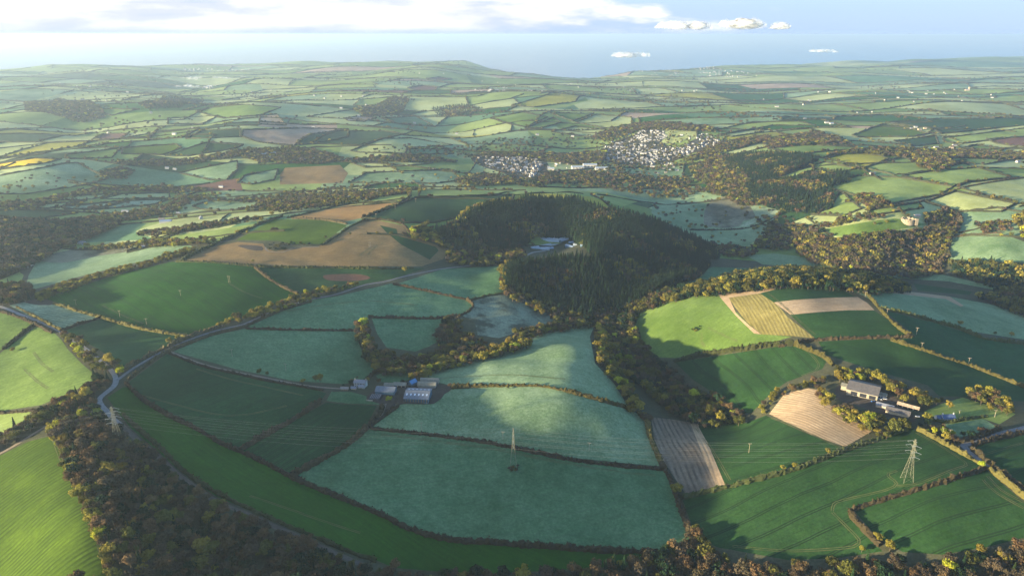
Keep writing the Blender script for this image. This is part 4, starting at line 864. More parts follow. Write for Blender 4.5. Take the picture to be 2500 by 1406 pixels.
# single trees and bushes read off the photograph: x y colour height | label
LONE = """
780 920 gold 12|yellow green tree beside the farm track hedge
770 922 olive 9|dark bush left of the yellow green tree by the farm track
740 928 gold 6|small yellow bush on the farm track hedge
632 905 olive 7|left green bush on the farm track hedge
652 910 olive 5|small bush right of the left green bush on the track hedge
950 972 lime 8|bright green tree in the farmyard between the barns
898 925 gold 6|small yellow tree behind the white farmhouse
925 928 rust 7|rusty red tree behind the farmhouse
858 932 dark 7|dark tree left of the farmhouse roof
983 932 dark 7|dark spiky bush behind the small blue shed
1098 940 rust 6|round brown bush at the right end of the old sheds
1005 918 gold 11|yellow tree behind the small blue shed
1022 895 gold 12|golden tree at the edge of the wood above the blue shed
412 830 gold 8|pale round tree left of the pair by the climbing lane
432 822 gold 7|pale tree right of the pair by the climbing lane
543 790 gold 8|small tree at the lower end of the golden tree row
870 691 gold 8|pale tree above the lane below the reddish patch
835 705 gold 6|small round golden tree on the lane hedge
988 656 gold 9|single tree by the lane at the corner of the brown field
617 636 gold 6|small round tree on the hedge below the brown stubble
795 578 olive 6|small tree on the right edge of the bright green field
1130 640 lime 12|bright yellow tree beside the nursery wood
1232 690 lime 10|bright yellow tree at the left tip of the lower conifer wood
1469 758 lime 12|bright yellow poplar in the valley wood
1449 764 lime 9|smaller bright yellow tree beside the poplar
1340 720 gold 11|golden tree at the lower edge of the lower conifer wood
1333 740 rust 12|rusty tree at the corner of the grey pasture
1582 735 lime 10|yellow tree at the left end of the hilltop wood
1628 715 gold 11|golden tree on the hilltop wood edge
1724 700 lime 12|tall bright green tree in front of the hilltop wood
1749 698 gold 12|round brown tree beside the tall bright green tree
1793 700 lime 11|second bright green tree in front of the hilltop wood
1823 698 lime 11|third bright green tree in front of the hilltop wood
2217 698 lime 12|yellow green round tree at the right end of the hilltop wood
1480 800 gold 12|tallest golden tree at the top of the golden row
1790 1008 lime 11|yellow tree at the tip of the dark valley wood
1729 1008 gold 11|golden tree in the tip of the dark valley wood
1652 1190 gold 12|golden tree at the corner below the ploughed plot
2022 1100 gold 8|round tree on the hedge below the tan stubble
1912 1140 gold 7|pale round tree on the hedge right of the ploughed plot
1940 1134 gold 6|small bush beside the pale round tree
2122 1020 lime 16|large yellow tree south of the right farm
2185 1032 gold 11|pale tree right of the large yellow tree
2213 1030 rust 12|brown tree beside the farm entrance
2264 1018 gold 12|big pale tree left of the slate roofed cottage
2318 985 gold 9|golden tree behind the slate roofed cottage
2300 975 olive 6|small round bush right of the farm wood
2395 965 gold 12|big pale tree in the row right of the farm
2460 985 gold 13|tall round tree at the end of the row right of the farm
2345 1066 lime 12|yellow tree in the corner by the road fork
2282 1050 lime 8|small yellow bush below the cottage
2398 1132 lime 7|yellow bush where the field hedge meets the road
2426 1138 gold 5|low golden bush across the road
2345 787 gold 8|pale tree in the hedge of the frosted right field
2470 815 gold 8|pale round tree in the right hedge
2430 812 olive 5|small bush left of the pale round tree in the right hedge
2145 1308 gold 9|pale tree at the lower end of the corner hedge
2175 1330 gold 11|big golden tree below the corner field
2105 1338 gold 7|small golden bush in the lower right field margin
2100 1370 rust 11|brown tree in the bottom strip left of the yellow tree
2320 1378 lime 13|bright yellow tree near the bottom right corner
2395 1340 gold 11|pale golden tree under the corner field
2455 1360 gold 12|large pale tree at the bottom right corner
2030 1368 olive 10|green tree in the bottom strip
2195 1380 lime 9|yellow bush in the bottom right strip
1700 1290 olive 10|dark green tree at the lower corner of the pylon field
1640 1345 olive 12|broad dark tree at the bottom edge of the green band
965 1378 rust 11|orange brown tree at the bottom of the green band
53 442 gold 11|single round tree in the wide frosted field
208 440 olive 7|dim small tree in the wide frosted field
2108 1010 gold 9|golden tree left of the large yellow farm tree
150 985 lime 10|yellow tree at the top of the dark wood
200 1010 lime 13|bright yellow tree at the upper left of the dark wood
140 1035 lime 13|big yellow green tree at the left corner of the dark wood
235 1005 lime 11|yellow green tree left of the left pylon
175 1150 lime 12|tall yellow tree on the sunlit edge of the dark wood
240 1300 lime 11|golden yellow tree low on the sunlit edge
2135 545 gold 8|small tree on the sunlit field below the castle
2165 540 gold 9|bigger tree beside the castle field path
1938 535 rust 8|red tree left of the castle field
1784 592 rust 8|dark red tree beside the parkland hedge
1240 945 olive 4|small bush on the crest hedge
10 455 gold 8|tree at the left end of the valley belt
855 570 olive 6|small dark tree on the brown field hedge
30 852 gold 6|golden bushes in the corner of the large sunlit pasture
"""
for ln in LONE.strip().splitlines():
    a, lab = ln.split('|'); x, y, k, h = a.split(); x, y, h = float(x), float(y), float(h)
    q = unproj([[x, y]], h * .6)[0]; TREES.append([q[0], q[1], k, False, h / 11.5, 'lone', lab])
# parkland trees, clumps on the brown field, gorse
def scatter(px, n, k, h, lab):
    poly = wpoly(px, True, False); lo, hi = poly.min(0), poly.max(0); i = 0
    while i < n:
        p = np.array([[random.uniform(lo[0], hi[0]), random.uniform(lo[1], hi[1])]])
        if inpoly(p, poly)[0]: TREES.append([p[0, 0], p[0, 1], random.choice(k), False, h / 12 * random.uniform(.6, 1.3), lab, None]); i += 1
scatter('1600,462 1700,455 1790,465 1850,500 1905,518 1870,560 1830,600 1780,610 1640,560 1590,520', 75, ['olive', 'brown', 'gold'], 9, 'the frosted parkland')
scatter('648,598 700,592 775,596 770,602 720,604 690,613 660,613', 40, ['dark', 'olive', 'dark'], 5, 'the dark scrub clump in the brown stubble')
scatter('1150,455 1400,450 1560,480 1700,480 1680,440 1400,425 1240,445', 520, ['olive', 'gold', 'brown', 'dark', 'rust'], 11, 'the valley floor below the town')
scatter('1130,385 1200,372 1335,378 1340,430 1300,448 1220,430', 300, ['olive', 'brown', 'dark', 'rust'], 7, 'the gardens of the low town')
scatter('1440,350 1560,312 1680,330 1770,335 1790,360 1700,385 1690,410 1600,425 1480,405', 800, ['olive', 'brown', 'brown', 'dark', 'gold'], 8, 'the gardens of the hillside town')
scatter('850,925 870,920 900,930 905,950 850,955 820,950', 16, ['dark', 'brown', 'rust', 'olive'], 4, 'the farmhouse garden')
scatter('1240,1140 1268,1140 1262,1150 1245,1152', 12, ['olive', 'brown'], 3.2, 'the scrub under the middle pylon')
scatter('1685,806 1700,800 1718,795 1712,803 1695,812', 10, ['gold', 'dark'], 3, 'the gorse patch on the sunlit pasture')
scatter('1130,425 1250,440 1420,425 1480,400 1560,430 1680,430 1700,455 1400,455 1150,450', 380, ['olive', 'gold', 'brown', 'dark', 'rust'], 10, 'the river trees below the town')
scatter('850,380 1120,360 1180,345 1440,325 1450,345 1330,370 1150,385 880,395', 260, ['olive', 'brown', 'dark'], 10, 'the valley behind the low town')
scatter('0,440 250,430 600,470 900,440 1150,430 1150,480 600,500 300,520 0,520', 200, ['olive', 'brown', 'gold'], 9, 'the left valley')
scatter('100,225 480,230 560,260 480,300 200,290 80,270', 160, ['olive', 'brown'], 11, 'the hazy left valley woods')
scatter('1760,420 1860,500 1830,560 1900,610 1980,600 1930,540 1850,480', 90, ['olive', 'gold', 'brown'], 10, 'the valley slope below the plantation')
for p in treeline:
    TREES.append([p[0], p[1], random.choice(('olive', 'brown', 'olive', 'brown', 'gold')), False, random.uniform(.5, .9), 'far hedgerows', None])
# far woodland where the ground is low or steep
for i in range(15000):
    r_ = 2300 * (12000 / 2300) ** math.sqrt(random.random()); a = random.uniform(-R(39), R(39)); x, y = r_ * math.sin(a), r_ * math.cos(a)
    w = math.sin(x / 310 + 1.7 * math.sin(y / 420)) * math.sin(y / 370 + x / 800 + 1) + .5 * math.sin(x / 120 + y / 150)
    if w < .72: continue
    q = np.array([[x, y]])
    if any(inpoly(q, f['poly'])[0] for f in fields if abs(f['poly'][0, 1] - y) < 800): continue
    if height(q)[0] < 6: continue
    TREES.append([x, y, random.choice(('olive', 'brown', 'dark', 'brown', 'olive', 'rust')), False, random.uniform(.8, 1.2), 'far woods', None])
print('trees', len(TREES))
# keep yards, lanes and buildings clear
CLEAR = []
for w, lab, p in lanes:
    CLEAR.append((p, w * .5 + (3.0 if 'hill' not in lab and 'tree' not in lab else 2)))
def free(t):
    if t[5] in ('far woods', 'far hedgerows'): return True
    q = np.array([t[0], t[1]])
    for p, w in CLEAR:
        if t[6]: w -= 1.5
        if np.min(np.linalg.norm(p - q, axis=1)) < w + .5: return False
    return True
# ------------------------------------------------------------------ buildings
M_WHITE = plain('white render', (.42, .41, .38), var=.3, scale=.05); M_SLATE = plain('grey slate', (.17, .18, .21), var=.2, scale=1.5); M_GLASS = plain('dark window glass', (.03, .035, .045), .2, .1, spec=.5)
M_BLUE = plain('blue grey roof sheets', (.20, .26, .36), .5, .12, .5, spec=.4); M_FIBRE = plain('old fibre cement', (.26, .25, .22), var=.22, scale=.7); M_STONE = plain('buff stone', (.42, .34, .24), var=.3, scale=1.1)
M_BSTEEL = plain('bright blue cladding', (.05, .19, .42), .5, .1); M_WOOD = plain('weathered timber', (.26, .19, .12), var=.3, scale=2); M_BLACK = plain('black plastic sheet', (.02, .022, .03), .4, .2); M_GREYR = plain('grey brown roof', (.20, .18, .16), .7, .18, .4)
M_PGLASS = plain('pale glasshouse panes', (.42, .52, .64), .3, .12, .6, spec=.5); M_CREAM = plain('cream wall', (.24, .22, .17), var=.12); M_STEEL = plain('galvanised lattice steel', (.17, .17, .12), .6, .15, metal=.0); M_TEAL = plain('blue painted metal', (.07, .13, .18), .5, .1)
def ribroof(name, c, pitch=1.2):
    m, t, b = newmat(name, .55); tc_ = t.nodes.new('ShaderNodeTexCoord'); sx = t.nodes.new('ShaderNodeSeparateXYZ'); t.links.new(tc_.outputs['Object'], sx.inputs[0])
    w = mathn(t, 'SINE', mathn(t, 'MULTIPLY', sx.outputs[0], 6.283 / pitch)); nz = noise(t, tc_.outputs['Object'], .35, 5, .7)
    col = mixrgb(t, remap(t, nz, .3, .7), tuple(q * .72 for q in c), tuple(min(1, q * 1.25) for q in c)); col = mixrgb(t, remap(t, w, .5, 1, 0, .35), col, tuple(q * .5 for q in c)); t.links.new(col, b.inputs['Base Color']); return m
M_RBLUE = ribroof('ribbed blue grey sheet roof', (.13, .15, .18), 1.1); M_RGREY = ribroof('ribbed weathered roof', (.115, .105, .10), 1.4); M_RFIB = ribroof('ribbed lichen grey roof', (.19, .185, .15), 1.4); M_RPALE = ribroof('pale panel roof', (.30, .35, .40), 3.)
def place(o, px, py, rz, up=0, sink=.4):
    p = P3(px, py, 0); o.location = (p.x, p.y, p.z - sink + up); o.rotation_euler = (0, 0, rz); return p
def gable(root, L_, W_, h, rise, wall, roof, over=.5, x0=0, y0=0, name='', curved=False, z0=-2.5, parts=True):
    """walls with gable ends along x, and a roof of its own"""
    mb = MB(); a, b = L_ / 2, W_ / 2
    prof = [(-b, h), (0, h + rise), (b, h)] if not curved else [(-b, h), (-b * .72, h + rise * .5), (-b * .35, h + rise * .86), (0, h + rise), (b * .35, h + rise * .86), (b * .72, h + rise * .5), (b, h)]
    for sx in (-a, a):
        v = [(x0 + sx, y0 - b, z0)] + [(x0 + sx, y0 + p[0], p[1]) for p in prof] + [(x0 + sx, y0 + b, z0)]; f = tuple(range(len(v)))
        mb.add(v, [f if sx > 0 else f[::-1]])
    mb.add([(x0 - a, y0 - b, z0), (x0 + a, y0 - b, z0), (x0 + a, y0 - b, h), (x0 - a, y0 - b, h)], [(0, 1, 2, 3)]); mb.add([(x0 - a, y0 + b, z0), (x0 + a, y0 + b, z0), (x0 + a, y0 + b, h), (x0 - a, y0 + b, h)], [(3, 2, 1, 0)])
    w = mb.build('wall', wall, root)
    rb = MB(); sl = rise / b if not curved else rise * .5 / (b * .28); pr = [(prof[0][0] - over, prof[0][1] - over * sl + .06)] + [(p[0], p[1] + .06) for p in prof[1:-1]] + [(prof[-1][0] + over, prof[-1][1] - over * sl + .06)]
    n = len(pr); v = [(x0 + s * (a + over), y0 + p[0], p[1] + dz) for s in (-1, 1) for dz in (0, .22) for p in pr]
    f = []
    for i in range(n - 1): f += [(n + i, 3 * n + i, 3 * n + i + 1, n + i + 1), (i, i + 1, 2 * n + i + 1, 2 * n + i)]
    for s in (0, 2 * n): f += [(s + i, s + n + i, s + n + i + 1, s + i + 1) if s == 0 else (s + i, s + i + 1, s + n + i + 1, s + n + i) for i in range(n - 1)]
    f += [(0, 2 * n, 3 * n, n), (n - 1, 2 * n - 1, 4 * n - 1, 3 * n - 1)]
    rb.add(v, f); r_ = rb.build('roof', roof, root); return w, r_
def thing(name, lab, cat, group=None):
    o = empty(name); tag(o, lab, cat, group); return o
def face_window(root, x, y, z, w, h, side, mat=M_GLASS, name='window', frame=M_WHITE):
    """a pane in a proud frame on the wall plane y = const (side +-1) or x = const (side +-2)"""
    mb = MB(); s = 1 if side > 0 else -1; fr = MB()
    if abs(side) == 1:
        fr.box(x - w / 2 - .15, min(y, y + s * .08), z - .15, x + w / 2 + .15, max(y, y + s * .08), z + h + .15); mb.box(x - w / 2, min(y + s * .02, y + s * .12), z, x + w / 2, max(y + s * .02, y + s * .12), z + h)
    else:
        fr.box(min(x, x + s * .08), y - w / 2 - .15, z - .15, max(x, x + s * .08), y + w / 2 + .15, z + h + .15); mb.box(min(x + s * .02, x + s * .12), y - w / 2, z, max(x + s * .02, x + s * .12), y + w / 2, z + h)
    f = fr.build(name, frame, root); mb.build('pane', mat, f); return f
A0 = -R(4)
# white farmhouse
t = thing('farmhouse', 'white farmhouse with grey slate roof and rear wing beside the farm barns', 'house'); place(t, 881, 941, -R(7))
gable(t, 15, 7.5, 6, 2.6, M_WHITE, M_SLATE); 
gable(t, 8, 5, 3.2, 1.6, M_WHITE, M_SLATE, x0=3.2, y0=-6.2)
for sx in (-7, 7): MB().box(sx - .6, -.6, 6, sx + .6, .6, 10).build('chimney', M_STONE, t)
for x in (-5.5, -2, 1.5, 5.5): face_window(t, x, -3.75, 3.9, 1.1, 1.3, -1)
for x in (-5.5, -3): face_window(t, x, -3.75, 1.0, 1.1, 1.3, -1)
face_window(t, 3.2, -8.7, .9, 1.2, 1.2, -1); MB().box(-.9, -3.9, 0, .1, -3.76, 2.1).build('door', M_WOOD, t)
# barns
def barn(px, py, rz, L_, W_, h, rise, lab, wall, roof, curved=False, posts=0, name='barn', bays=0, sky_=0, cat='barn'):
    t = thing(name, lab, cat); place(t, px, py, rz); w, r_ = gable(t, L_, W_, h, rise, wall, roof, .7, curved=curved)
    for i in range(posts):
        x = -L_ / 2 + L_ * (i + .5) / posts; MB().box(x - .3, -W_ / 2 - .25, -2, x + .3, -W_ / 2 - .02, h - .3).build('post', M_CREAM, t)
    for i in range(bays):
        x = -L_ / 2 + L_ * (i + .5) / bays; MB().box(x - L_ / bays * .36, -W_ / 2 - .12, 0, x + L_ / bays * .36, -W_ / 2 - .03, h * .78).build('bay_opening', M_BLACK, t)
    for i in range(sky_):
        for s in (-1, 1):
            x = -L_ / 2 + L_ * (i + .5) / sky_; u = .5; z = h + rise * (1 - u) + .36
            MB().add([(x - .8, s * W_ / 2 * (u - .12), h + rise * (1 - u + .12) + .36), (x + .8, s * W_ / 2 * (u - .12), h + rise * (1 - u + .12) + .36), (x + .8, s * W_ / 2 * (u + .12), h + rise * (1 - u - .12) + .36), (x - .8, s * W_ / 2 * (u + .12), h + rise * (1 - u - .12) + .36)], [(0, 1, 2, 3)[::s]]).build('roof_light', M_PGLASS, t)
    return t
barn(1021, 968, -R(4), 29, 27, 4.6, 3.6, 'largest blue grey barn with rows of roof lights in the central farmyard', M_BSTEEL if 0 else M_TEAL, M_RBLUE, posts=9, bays=9, sky_=6)
barn(943, 957, -R(5), 23, 14, 4.6, 3.0, 'smaller blue grey barn behind the black silage heap', M_TEAL, M_RBLUE)
barn(1043, 943, -R(5), 22, 8.5, 3.6, 3.0, 'front one of two old sheds with rounded lichen grey roofs', M_FIBRE, M_RFIB, True, name='shed', cat='shed')
barn(1050, 933, -R(5), 23, 8.5, 3.4, 2.8, 'back one of two old sheds with rounded lichen grey roofs', M_FIBRE, M_RFIB, True, name='shed', cat='shed')
barn(977, 942, -R(5), 15, 8, 3.4, 2.2, 'stone barn with lichen roof between the barns and the small blue shed', M_STONE, M_RFIB, bays=3)
barn(950, 941, -R(4), 11, 6, 2.6, 1.6, 'low stone outbuilding left of the stone barn', M_STONE, M_RFIB, name='outbuilding', cat='outbuilding')
barn(1007, 939, R(52), 9, 7, 4.5, 3, 'small steep shed with bright blue roof', M_TEAL, plain('blue roof', (.07, .19, .36), .5, .1), name='shed', cat='shed')
barn(842, 950, -R(3), 9, 5, 2.4, 1.4, 'small dark shed in the farmhouse garden', M_WOOD, M_GREYR, name='shed', cat='shed')
barn(864, 949, -R(3), 6, 4, 2.4, 1.4, 'small grey outhouse in front of the farmhouse', M_STONE, M_SLATE, name='shed', cat='shed')
# silage heap with its tyres
t = thing('silage_clamp', 'black sheeted silage heap with a wall at its foot', 'silage clamp'); place(t, 916, 971, -R(5), sink=.2)
mb = MB(); mb.add([(-8, -7, -1.5), (8, -7, -1.5), (8, 7, -1.5), (-8, 7, -1.5), (-6.5, -5.5, 1.8), (6.5, -5.5, 2.2), (7, 6, 2.6), (-6, 6, 2.2)], [(0, 1, 5, 4), (1, 2, 6, 5), (2, 3, 7, 6), (3, 0, 4, 7), (4, 5, 6, 7)]); mb.build('sheet', M_BLACK, t)
for i in range(6): MB().box(-5 + i * 2.1, -5, 2.3, -4.5 + i * 2.1, 5.6, 2.65).build('tyre_row', M_SLATE, t)
MB().box(-9, -8.4, -1, -1, -7.4, 1.6).build('wall', M_CREAM, t)
# right farm
t = barn(2108, 955, -R(33), 34, 32, 6, 4.6, 'large grey roofed barn with open front at the right farm', M_CREAM, M_RGREY)
for i in range(3): MB().box(-17.25, -12 + i * 9, 0, -17.03, -5 + i * 9, 4.8).build('bay_opening', M_BLACK, t)
for i in range(3): MB().box(-12 + i * 10, -16.25, 0, -5 + i * 10, -16.03, 4.6).build('bay_opening', M_BLACK, t)
barn(2078, 950, -R(33), 22, 10, 4.4, 1.8, 'lean-to barn with pale roof edge on the left of the large barn', M_CREAM, M_RFIB)
barn(2154, 966, -R(33), 9, 6, 3, 1.6, 'small pale shed at the right end of the large barn', M_WHITE, M_RFIB, name='shed', cat='shed')
barn(2192, 1008, -R(35), 24, 11, 3.6, 2.2, 'long low dark roofed farm building below the yard', M_STONE, M_RGREY)
barn(2160, 994, -R(35), 18, 8, 3.2, 1.8, 'dark roofed stable between yard and long farm building', M_STONE, M_SLATE, name='stable', cat='stable')
barn(2217, 995, -R(38), 22, 5.5, 3, 1.8, 'ruined long stone building with patchy roof', M_STONE, plain('patchy old roof', (.28, .22, .16), var=.5, scale=.6), bays=4, name='outbuilding', cat='outbuilding')
t = thing('cottage', 'white cottage with dark blue slate roof among trees at the right farm', 'house'); place(t, 2312, 1023, R(4)); MS2 = plain('blue slate', (.07, .10, .18), .4, .2)
gable(t, 14, 8, 3.4, 3.2, M_WHITE, MS2); gable(t, 7, 6, 3.0, 2.4, M_WHITE, MS2, x0=-9, y0=1)
for x in (-4, 0, 4): face_window(t, x, -4, 1, 1.2, 1.3, -1)
for sx in (-6.4, 6.4): MB().box(sx - .5, -.5, 5, sx + .5, .5, 8.4).build('chimney', M_WHITE, t)
def car(px, py, rz, c, lab):
    t = thing('parked_car', lab, 'car', 'vehicles in the farmyards'); place(t, px, py, rz, sink=0)
    m = plain('car paint', c, .35, .05, spec=.5); mb = MB(); mb.add([(-2.2, -.9, .35), (2.2, -.9, .35), (2.2, .9, .35), (-2.2, .9, .35), (-2.2, -.88, .95), (2.2, -.88, .85), (2.2, .88, .85), (-2.2, .88, .95)], [(3, 2, 1, 0), (4, 5, 6, 7), (0, 1, 5, 4), (1, 2, 6, 5), (2, 3, 7, 6), (3, 0, 4, 7)]); mb.build('body', m, t)
    mb = MB(); mb.add([(-1.7, -.84, .95), (1.0, -.84, .9), (1.0, .84, .9), (-1.7, .84, .95), (-1.3, -.7, 1.5), (.35, -.7, 1.5), (.35, .7, 1.5), (-1.3, .7, 1.5)], [(4, 5, 6, 7), (0, 1, 5, 4), (1, 2, 6, 5), (2, 3, 7, 6), (3, 0, 4, 7)]); mb.build('cabin', M_GLASS, t)
    for x in (-1.35, 1.35):
        for y in (-.86, .86): MB().bar((x, y - .1, .33), (x, y + .1, .33), .34, 0, k=10).build('wheel', M_BLACK, t)
car(2131, 973, R(60), (.03, .10, .35), 'dark blue car beside the large right barn'); car(2131, 980, R(20), (.06, .2, .55), 'bright blue car in the right farmyard')
for i, (x, y) in enumerate(((2142, 972), (2148, 975), (2154, 971), (2160, 974))): car(x, y, R(-30 + 7 * i), (.75, .75, .75), ('first', 'second', 'third', 'fourth')[i] + ' from the left of four white vehicles by the large barn')
car(2240, 1017, R(-10), (.5, .53, .6), 'pale car parked left of the slate roofed cottage'); car(270, 1084, R(10), (.8, .8, .78), 'white vehicle among the trees beside the left pylon')
car(2098, 966, R(15), (.3, .28, .25), 'dull vehicle in front of the large barn opening')
# nursery in the wood
for (x, y, rz, L_, W_, lab) in ((1333, 585, -14, 66, 12, 'longest pale glasshouse of the nursery in the wood'), (1345, 579, -14, 50, 11, 'pale glasshouse behind the longest one'), (1361, 583, 40, 30, 8, 'narrow pale glasshouse at the right end of the longest one'),
        (1371, 585, 40, 28, 9, 'middle one of three slanting glasshouses'), (1381, 587, 40, 32, 9, 'right one of three slanting glasshouses with blue edge'), (1330, 601, 30, 32, 9, 'slanting pale shed beside the nursery drive'),
        (1322, 608, 4, 34, 13, 'broad pale shed at the front of the nursery'), (1344, 608, 25, 12, 9, 'small blue grey shed at the front of the nursery'), (1391, 603, -50, 22, 8, 'blue polytunnel at the right of the nursery'),
        (1306, 606, 30, 18, 8, 'pale shed at the left end of the nursery drive'), (1394, 594, 10, 10, 7, 'small blue shed above the polytunnel'), (1404, 599, 0, 8, 5, 'small white cabin right of the polytunnel'), (1356, 600, 5, 14, 4, 'low white bench shelter in the middle of the nursery'), (1424, 601, -20, 12, 7, 'blue roofed shed at the right edge of the nursery')):
    bl = 'blue' in lab; t = thing('glasshouse' if 'glass' in lab or 'tunnel' in lab else 'shed', lab, 'glasshouse' if 'glass' in lab else 'shed', 'nursery buildings in the conifer wood'); place(t, x, y, R(rz)); gable(t, L_, W_, 2.6, 2.0, M_PGLASS if not bl else M_TEAL, M_RPALE if not bl else M_BLUE, .2)
# castle ruin
t = thing('castle_ruin', 'round roofless stone castle ruin on the green hill', 'castle'); place(t, 2216, 541, 0, sink=1)
mb = MB(); n = 30; ro, ri = 14.5, 12.6; hh = [7.5 + 1.4 * math.sin(i * 1.7) + random.uniform(-.8, .8) for i in range(n)]
for i in range(n):
    a, b = 2 * math.pi * i / n, 2 * math.pi * (i + 1) / n; h_ = hh[i]
    P_ = [(r_ * math.cos(q), r_ * math.sin(q), z) for z in (-5, h_) for r_, q in ((ri, a), (ro, a), (ro, b), (ri, b))]
    mb.add(P_, [(4, 5, 6, 7), (1, 2, 6, 5), (3, 0, 4, 7), (0, 1, 5, 4), (2, 3, 7, 6)])
M_CAST = plain('pale castle stone', (.26, .22, .155), var=.3, scale=.6); mb.build('curtain_wall', M_CAST, t)
g_ = MB(); g_.box(11, -13, -5, 17, -7, 10); g_.build('gate_tower', M_CAST, t)
for i in range(7):
    a = R(200 + i * 22); g_ = MB(); x, y = 14.53 * math.cos(a), 14.53 * math.sin(a); g_.bar((x * .99, y * .99, 4), (x * 1.006, y * 1.006, 4), 1.1, 0, k=6); g_.build('window_opening', M_BLACK, t)
for i in range(5):
    a = R(20 + i * 60); MB().box(-.6, 0, -3, .6, 7, 6, rz=a, org=(6 * math.cos(a), 6 * math.sin(a))).build('inner_wall', M_CAST, t)
t = thing('cottage', 'small stone cottage behind the castle ruin', 'house'); place(t, 2238, 529, R(5)); gable(t, 14, 7, 3.5, 2.4, M_STONE, M_SLATE)
# scattered houses: x y rz len wid kind label
HOUSES = """
200 596 -5 16 8 w white house at the edge of the left wood
208 599 10 9 6 w small white annex of the house at the left wood
72 648 -10 12 7 w white roofed house in the garden at the left edge
47 652 20 14 7 g grey roofed house in the garden at the left edge
62 655 -20 9 6 w smaller white house in the left edge garden
405 543 12 26 12 b long blue grey barn among trees left of the hill
395 539 12 14 8 g grey shed behind the long blue grey barn
491 535 -60 11 8 w white house among trees above the sunlit strip
436 524 0 10 6 w white cottage right of the long blue barn
352 607 5 8 4 w white caravan on the long frosted field
306 519 -4 18 7 w white shed in the tree belt below the pale strips
1951 566 -3 20 9 w pale roofed house below the castle hill
1985 564 -40 18 6 o cream long house left of the castle field
1858 597 -8 18 9 b blue roofed house in the trees by the river
1930 571 5 12 8 b bluish shed in the trees left of the castle
1923 578 -10 10 7 w small white house in the trees left of the castle
1803 469 0 10 6 w white cottage in the trees at the parkland edge
2130 426 -6 14 8 w pale barn where the pasture hedges meet
2235 312 0 14 8 w white farmhouse of the hill farm on the right
2245 318 10 16 9 g grey barn of the hill farm on the right
2225 316 -10 12 8 w small white house of the hill farm on the right
2258 315 0 12 7 g small grey shed of the hill farm on the right
2330 357 10 18 9 w white farm building right of the green triangle field
2322 363 -10 14 8 g grey farm building right of the green triangle field
2285 362 0 16 7 w white shed left of the far farm pair
2485 397 20 14 8 w white house at the right edge of the pastures
2052 349 0 14 8 w white house on the hedge above the round topped pasture
2018 301 0 16 9 w white house of the middle hill farm on the right
2030 303 10 18 9 b grey blue barn of the middle hill farm
1965 292 0 12 7 w white cottage left of the middle hill farm
1164 445 5 12 8 w white house with steep roof below the brown wood
1060 416 0 10 6 g small shed in the long frosted pasture
884 474 10 14 8 w white house in the trees above the left hill fields
932 477 -15 14 8 w white house beside the green hill top strip
925 472 5 10 7 w small white house behind the one by the hill top strip
858 484 10 16 8 w large white house above the orange strip
848 487 0 12 7 g grey roofed house above the orange strip
868 482 -8 10 7 w little white house right of the large one
427 415 0 12 7 w white house in the left valley clump
408 412 10 12 7 w second white house in the left valley clump
540 458 -5 14 7 w white shed in the valley tree belt
765 312 0 16 7 w white house on the ridge above the pinkish fields
1012 302 0 14 7 w white farm on the far middle ridge
1115 328 0 14 7 w white house in the wooded far valley
1312 330 10 14 7 w white villa on the slope above the low town
1398 334 -10 14 7 w second white villa on the slope above the low town
2365 222 0 7 7 t church tower in the far village on the right
"""
m_cream = M_CREAM
def hmesh(L_, W_, h, rise, wall, roof, name='house'):
    mb = MB(); a, b = L_ / 2, W_ / 2
    for sx in (-a, a):
        v = [(sx, -b, -3), (sx, -b, h), (sx, 0, h + rise), (sx, b, h), (sx, b, -3)]; f = (0, 1, 2, 3, 4); mb.add(v, [f if sx > 0 else f[::-1]])
    mb.add([(-a, -b, -3), (a, -b, -3), (a, -b, h), (-a, -b, h)], [(0, 1, 2, 3)]); mb.add([(-a, b, -3), (a, b, -3), (a, b, h), (-a, b, h)], [(3, 2, 1, 0)])
    o = .4; mb.add([(-a - o, -b - o, h - .3), (a + o, -b - o, h - .3), (a + o, 0, h + rise + .12), (-a - o, 0, h + rise + .12), (a + o, b + o, h - .3), (-a - o, b + o, h - .3)], [(0, 1, 2, 3), (3, 2, 4, 5)], 1)
    mb.box(-a + .6, -.4, h, -a + 1.4, .4, h + rise + 1.2, 0)
    for i in range(max(2, int(L_ / 3))):
        x = -a + L_ * (i + .5) / max(2, int(L_ / 3))
        for z in (.9, 3.4):
            if z + 1.2 < h: mb.add([(x - .5, -b - .03, z), (x + .5, -b - .03, z), (x + .5, -b - .03, z + 1.2), (x - .5, -b - .03, z + 1.2)], [(0, 1, 2, 3)], 2)
    o = mb.build(name, [wall, roof, M_GLASS]); COL.objects.unlink(o); return o.data
for ln in HOUSES.strip().splitlines():
    w = ln.split(); x, y, rz, L_, W_ = map(float, w[:5]); k = w[5]; lab = ' '.join(w[6:])
    if k == 't':
        t = thing('church_tower', lab, 'church'); place(t, x, y, 0); MB().box(-4, -4, -3, 4, 4, 24).build('tower', M_STONE, t); MB().box(-4.4, -4.4, 24, 4.4, 4.4, 26).build('parapet', M_STONE, t); gable(t, 24, 9, 8, 5, M_STONE, M_SLATE, x0=-16); continue
    wall, roof = {'w': (M_WHITE, M_SLATE), 'g': (M_STONE, M_GREYR), 'b': (M_WHITE, M_BLUE), 'o': (M_CREAM, M_GREYR)}[k]
    nm = 'barn' if 'barn' in lab else 'shed' if 'shed' in lab else 'caravan' if 'caravan' in lab else 'house'
    t = thing(nm, lab, nm); place(t, x, y, R(rz)); gable(t, L_, W_, 4.6 if k != 'b' else 4, 2.6, wall, roof, .4)
    if nm == 'house':
        for i in (-1, 0, 1): face_window(t, i * L_ / 3.4, -W_ / 2, 1.2, 1.1, 1.4, -1)
        MB().box(-L_ / 2 + .5, -.4, 4.6, -L_ / 2 + 1.4, .4, 8.6).build('chimney', M_STONE, t)
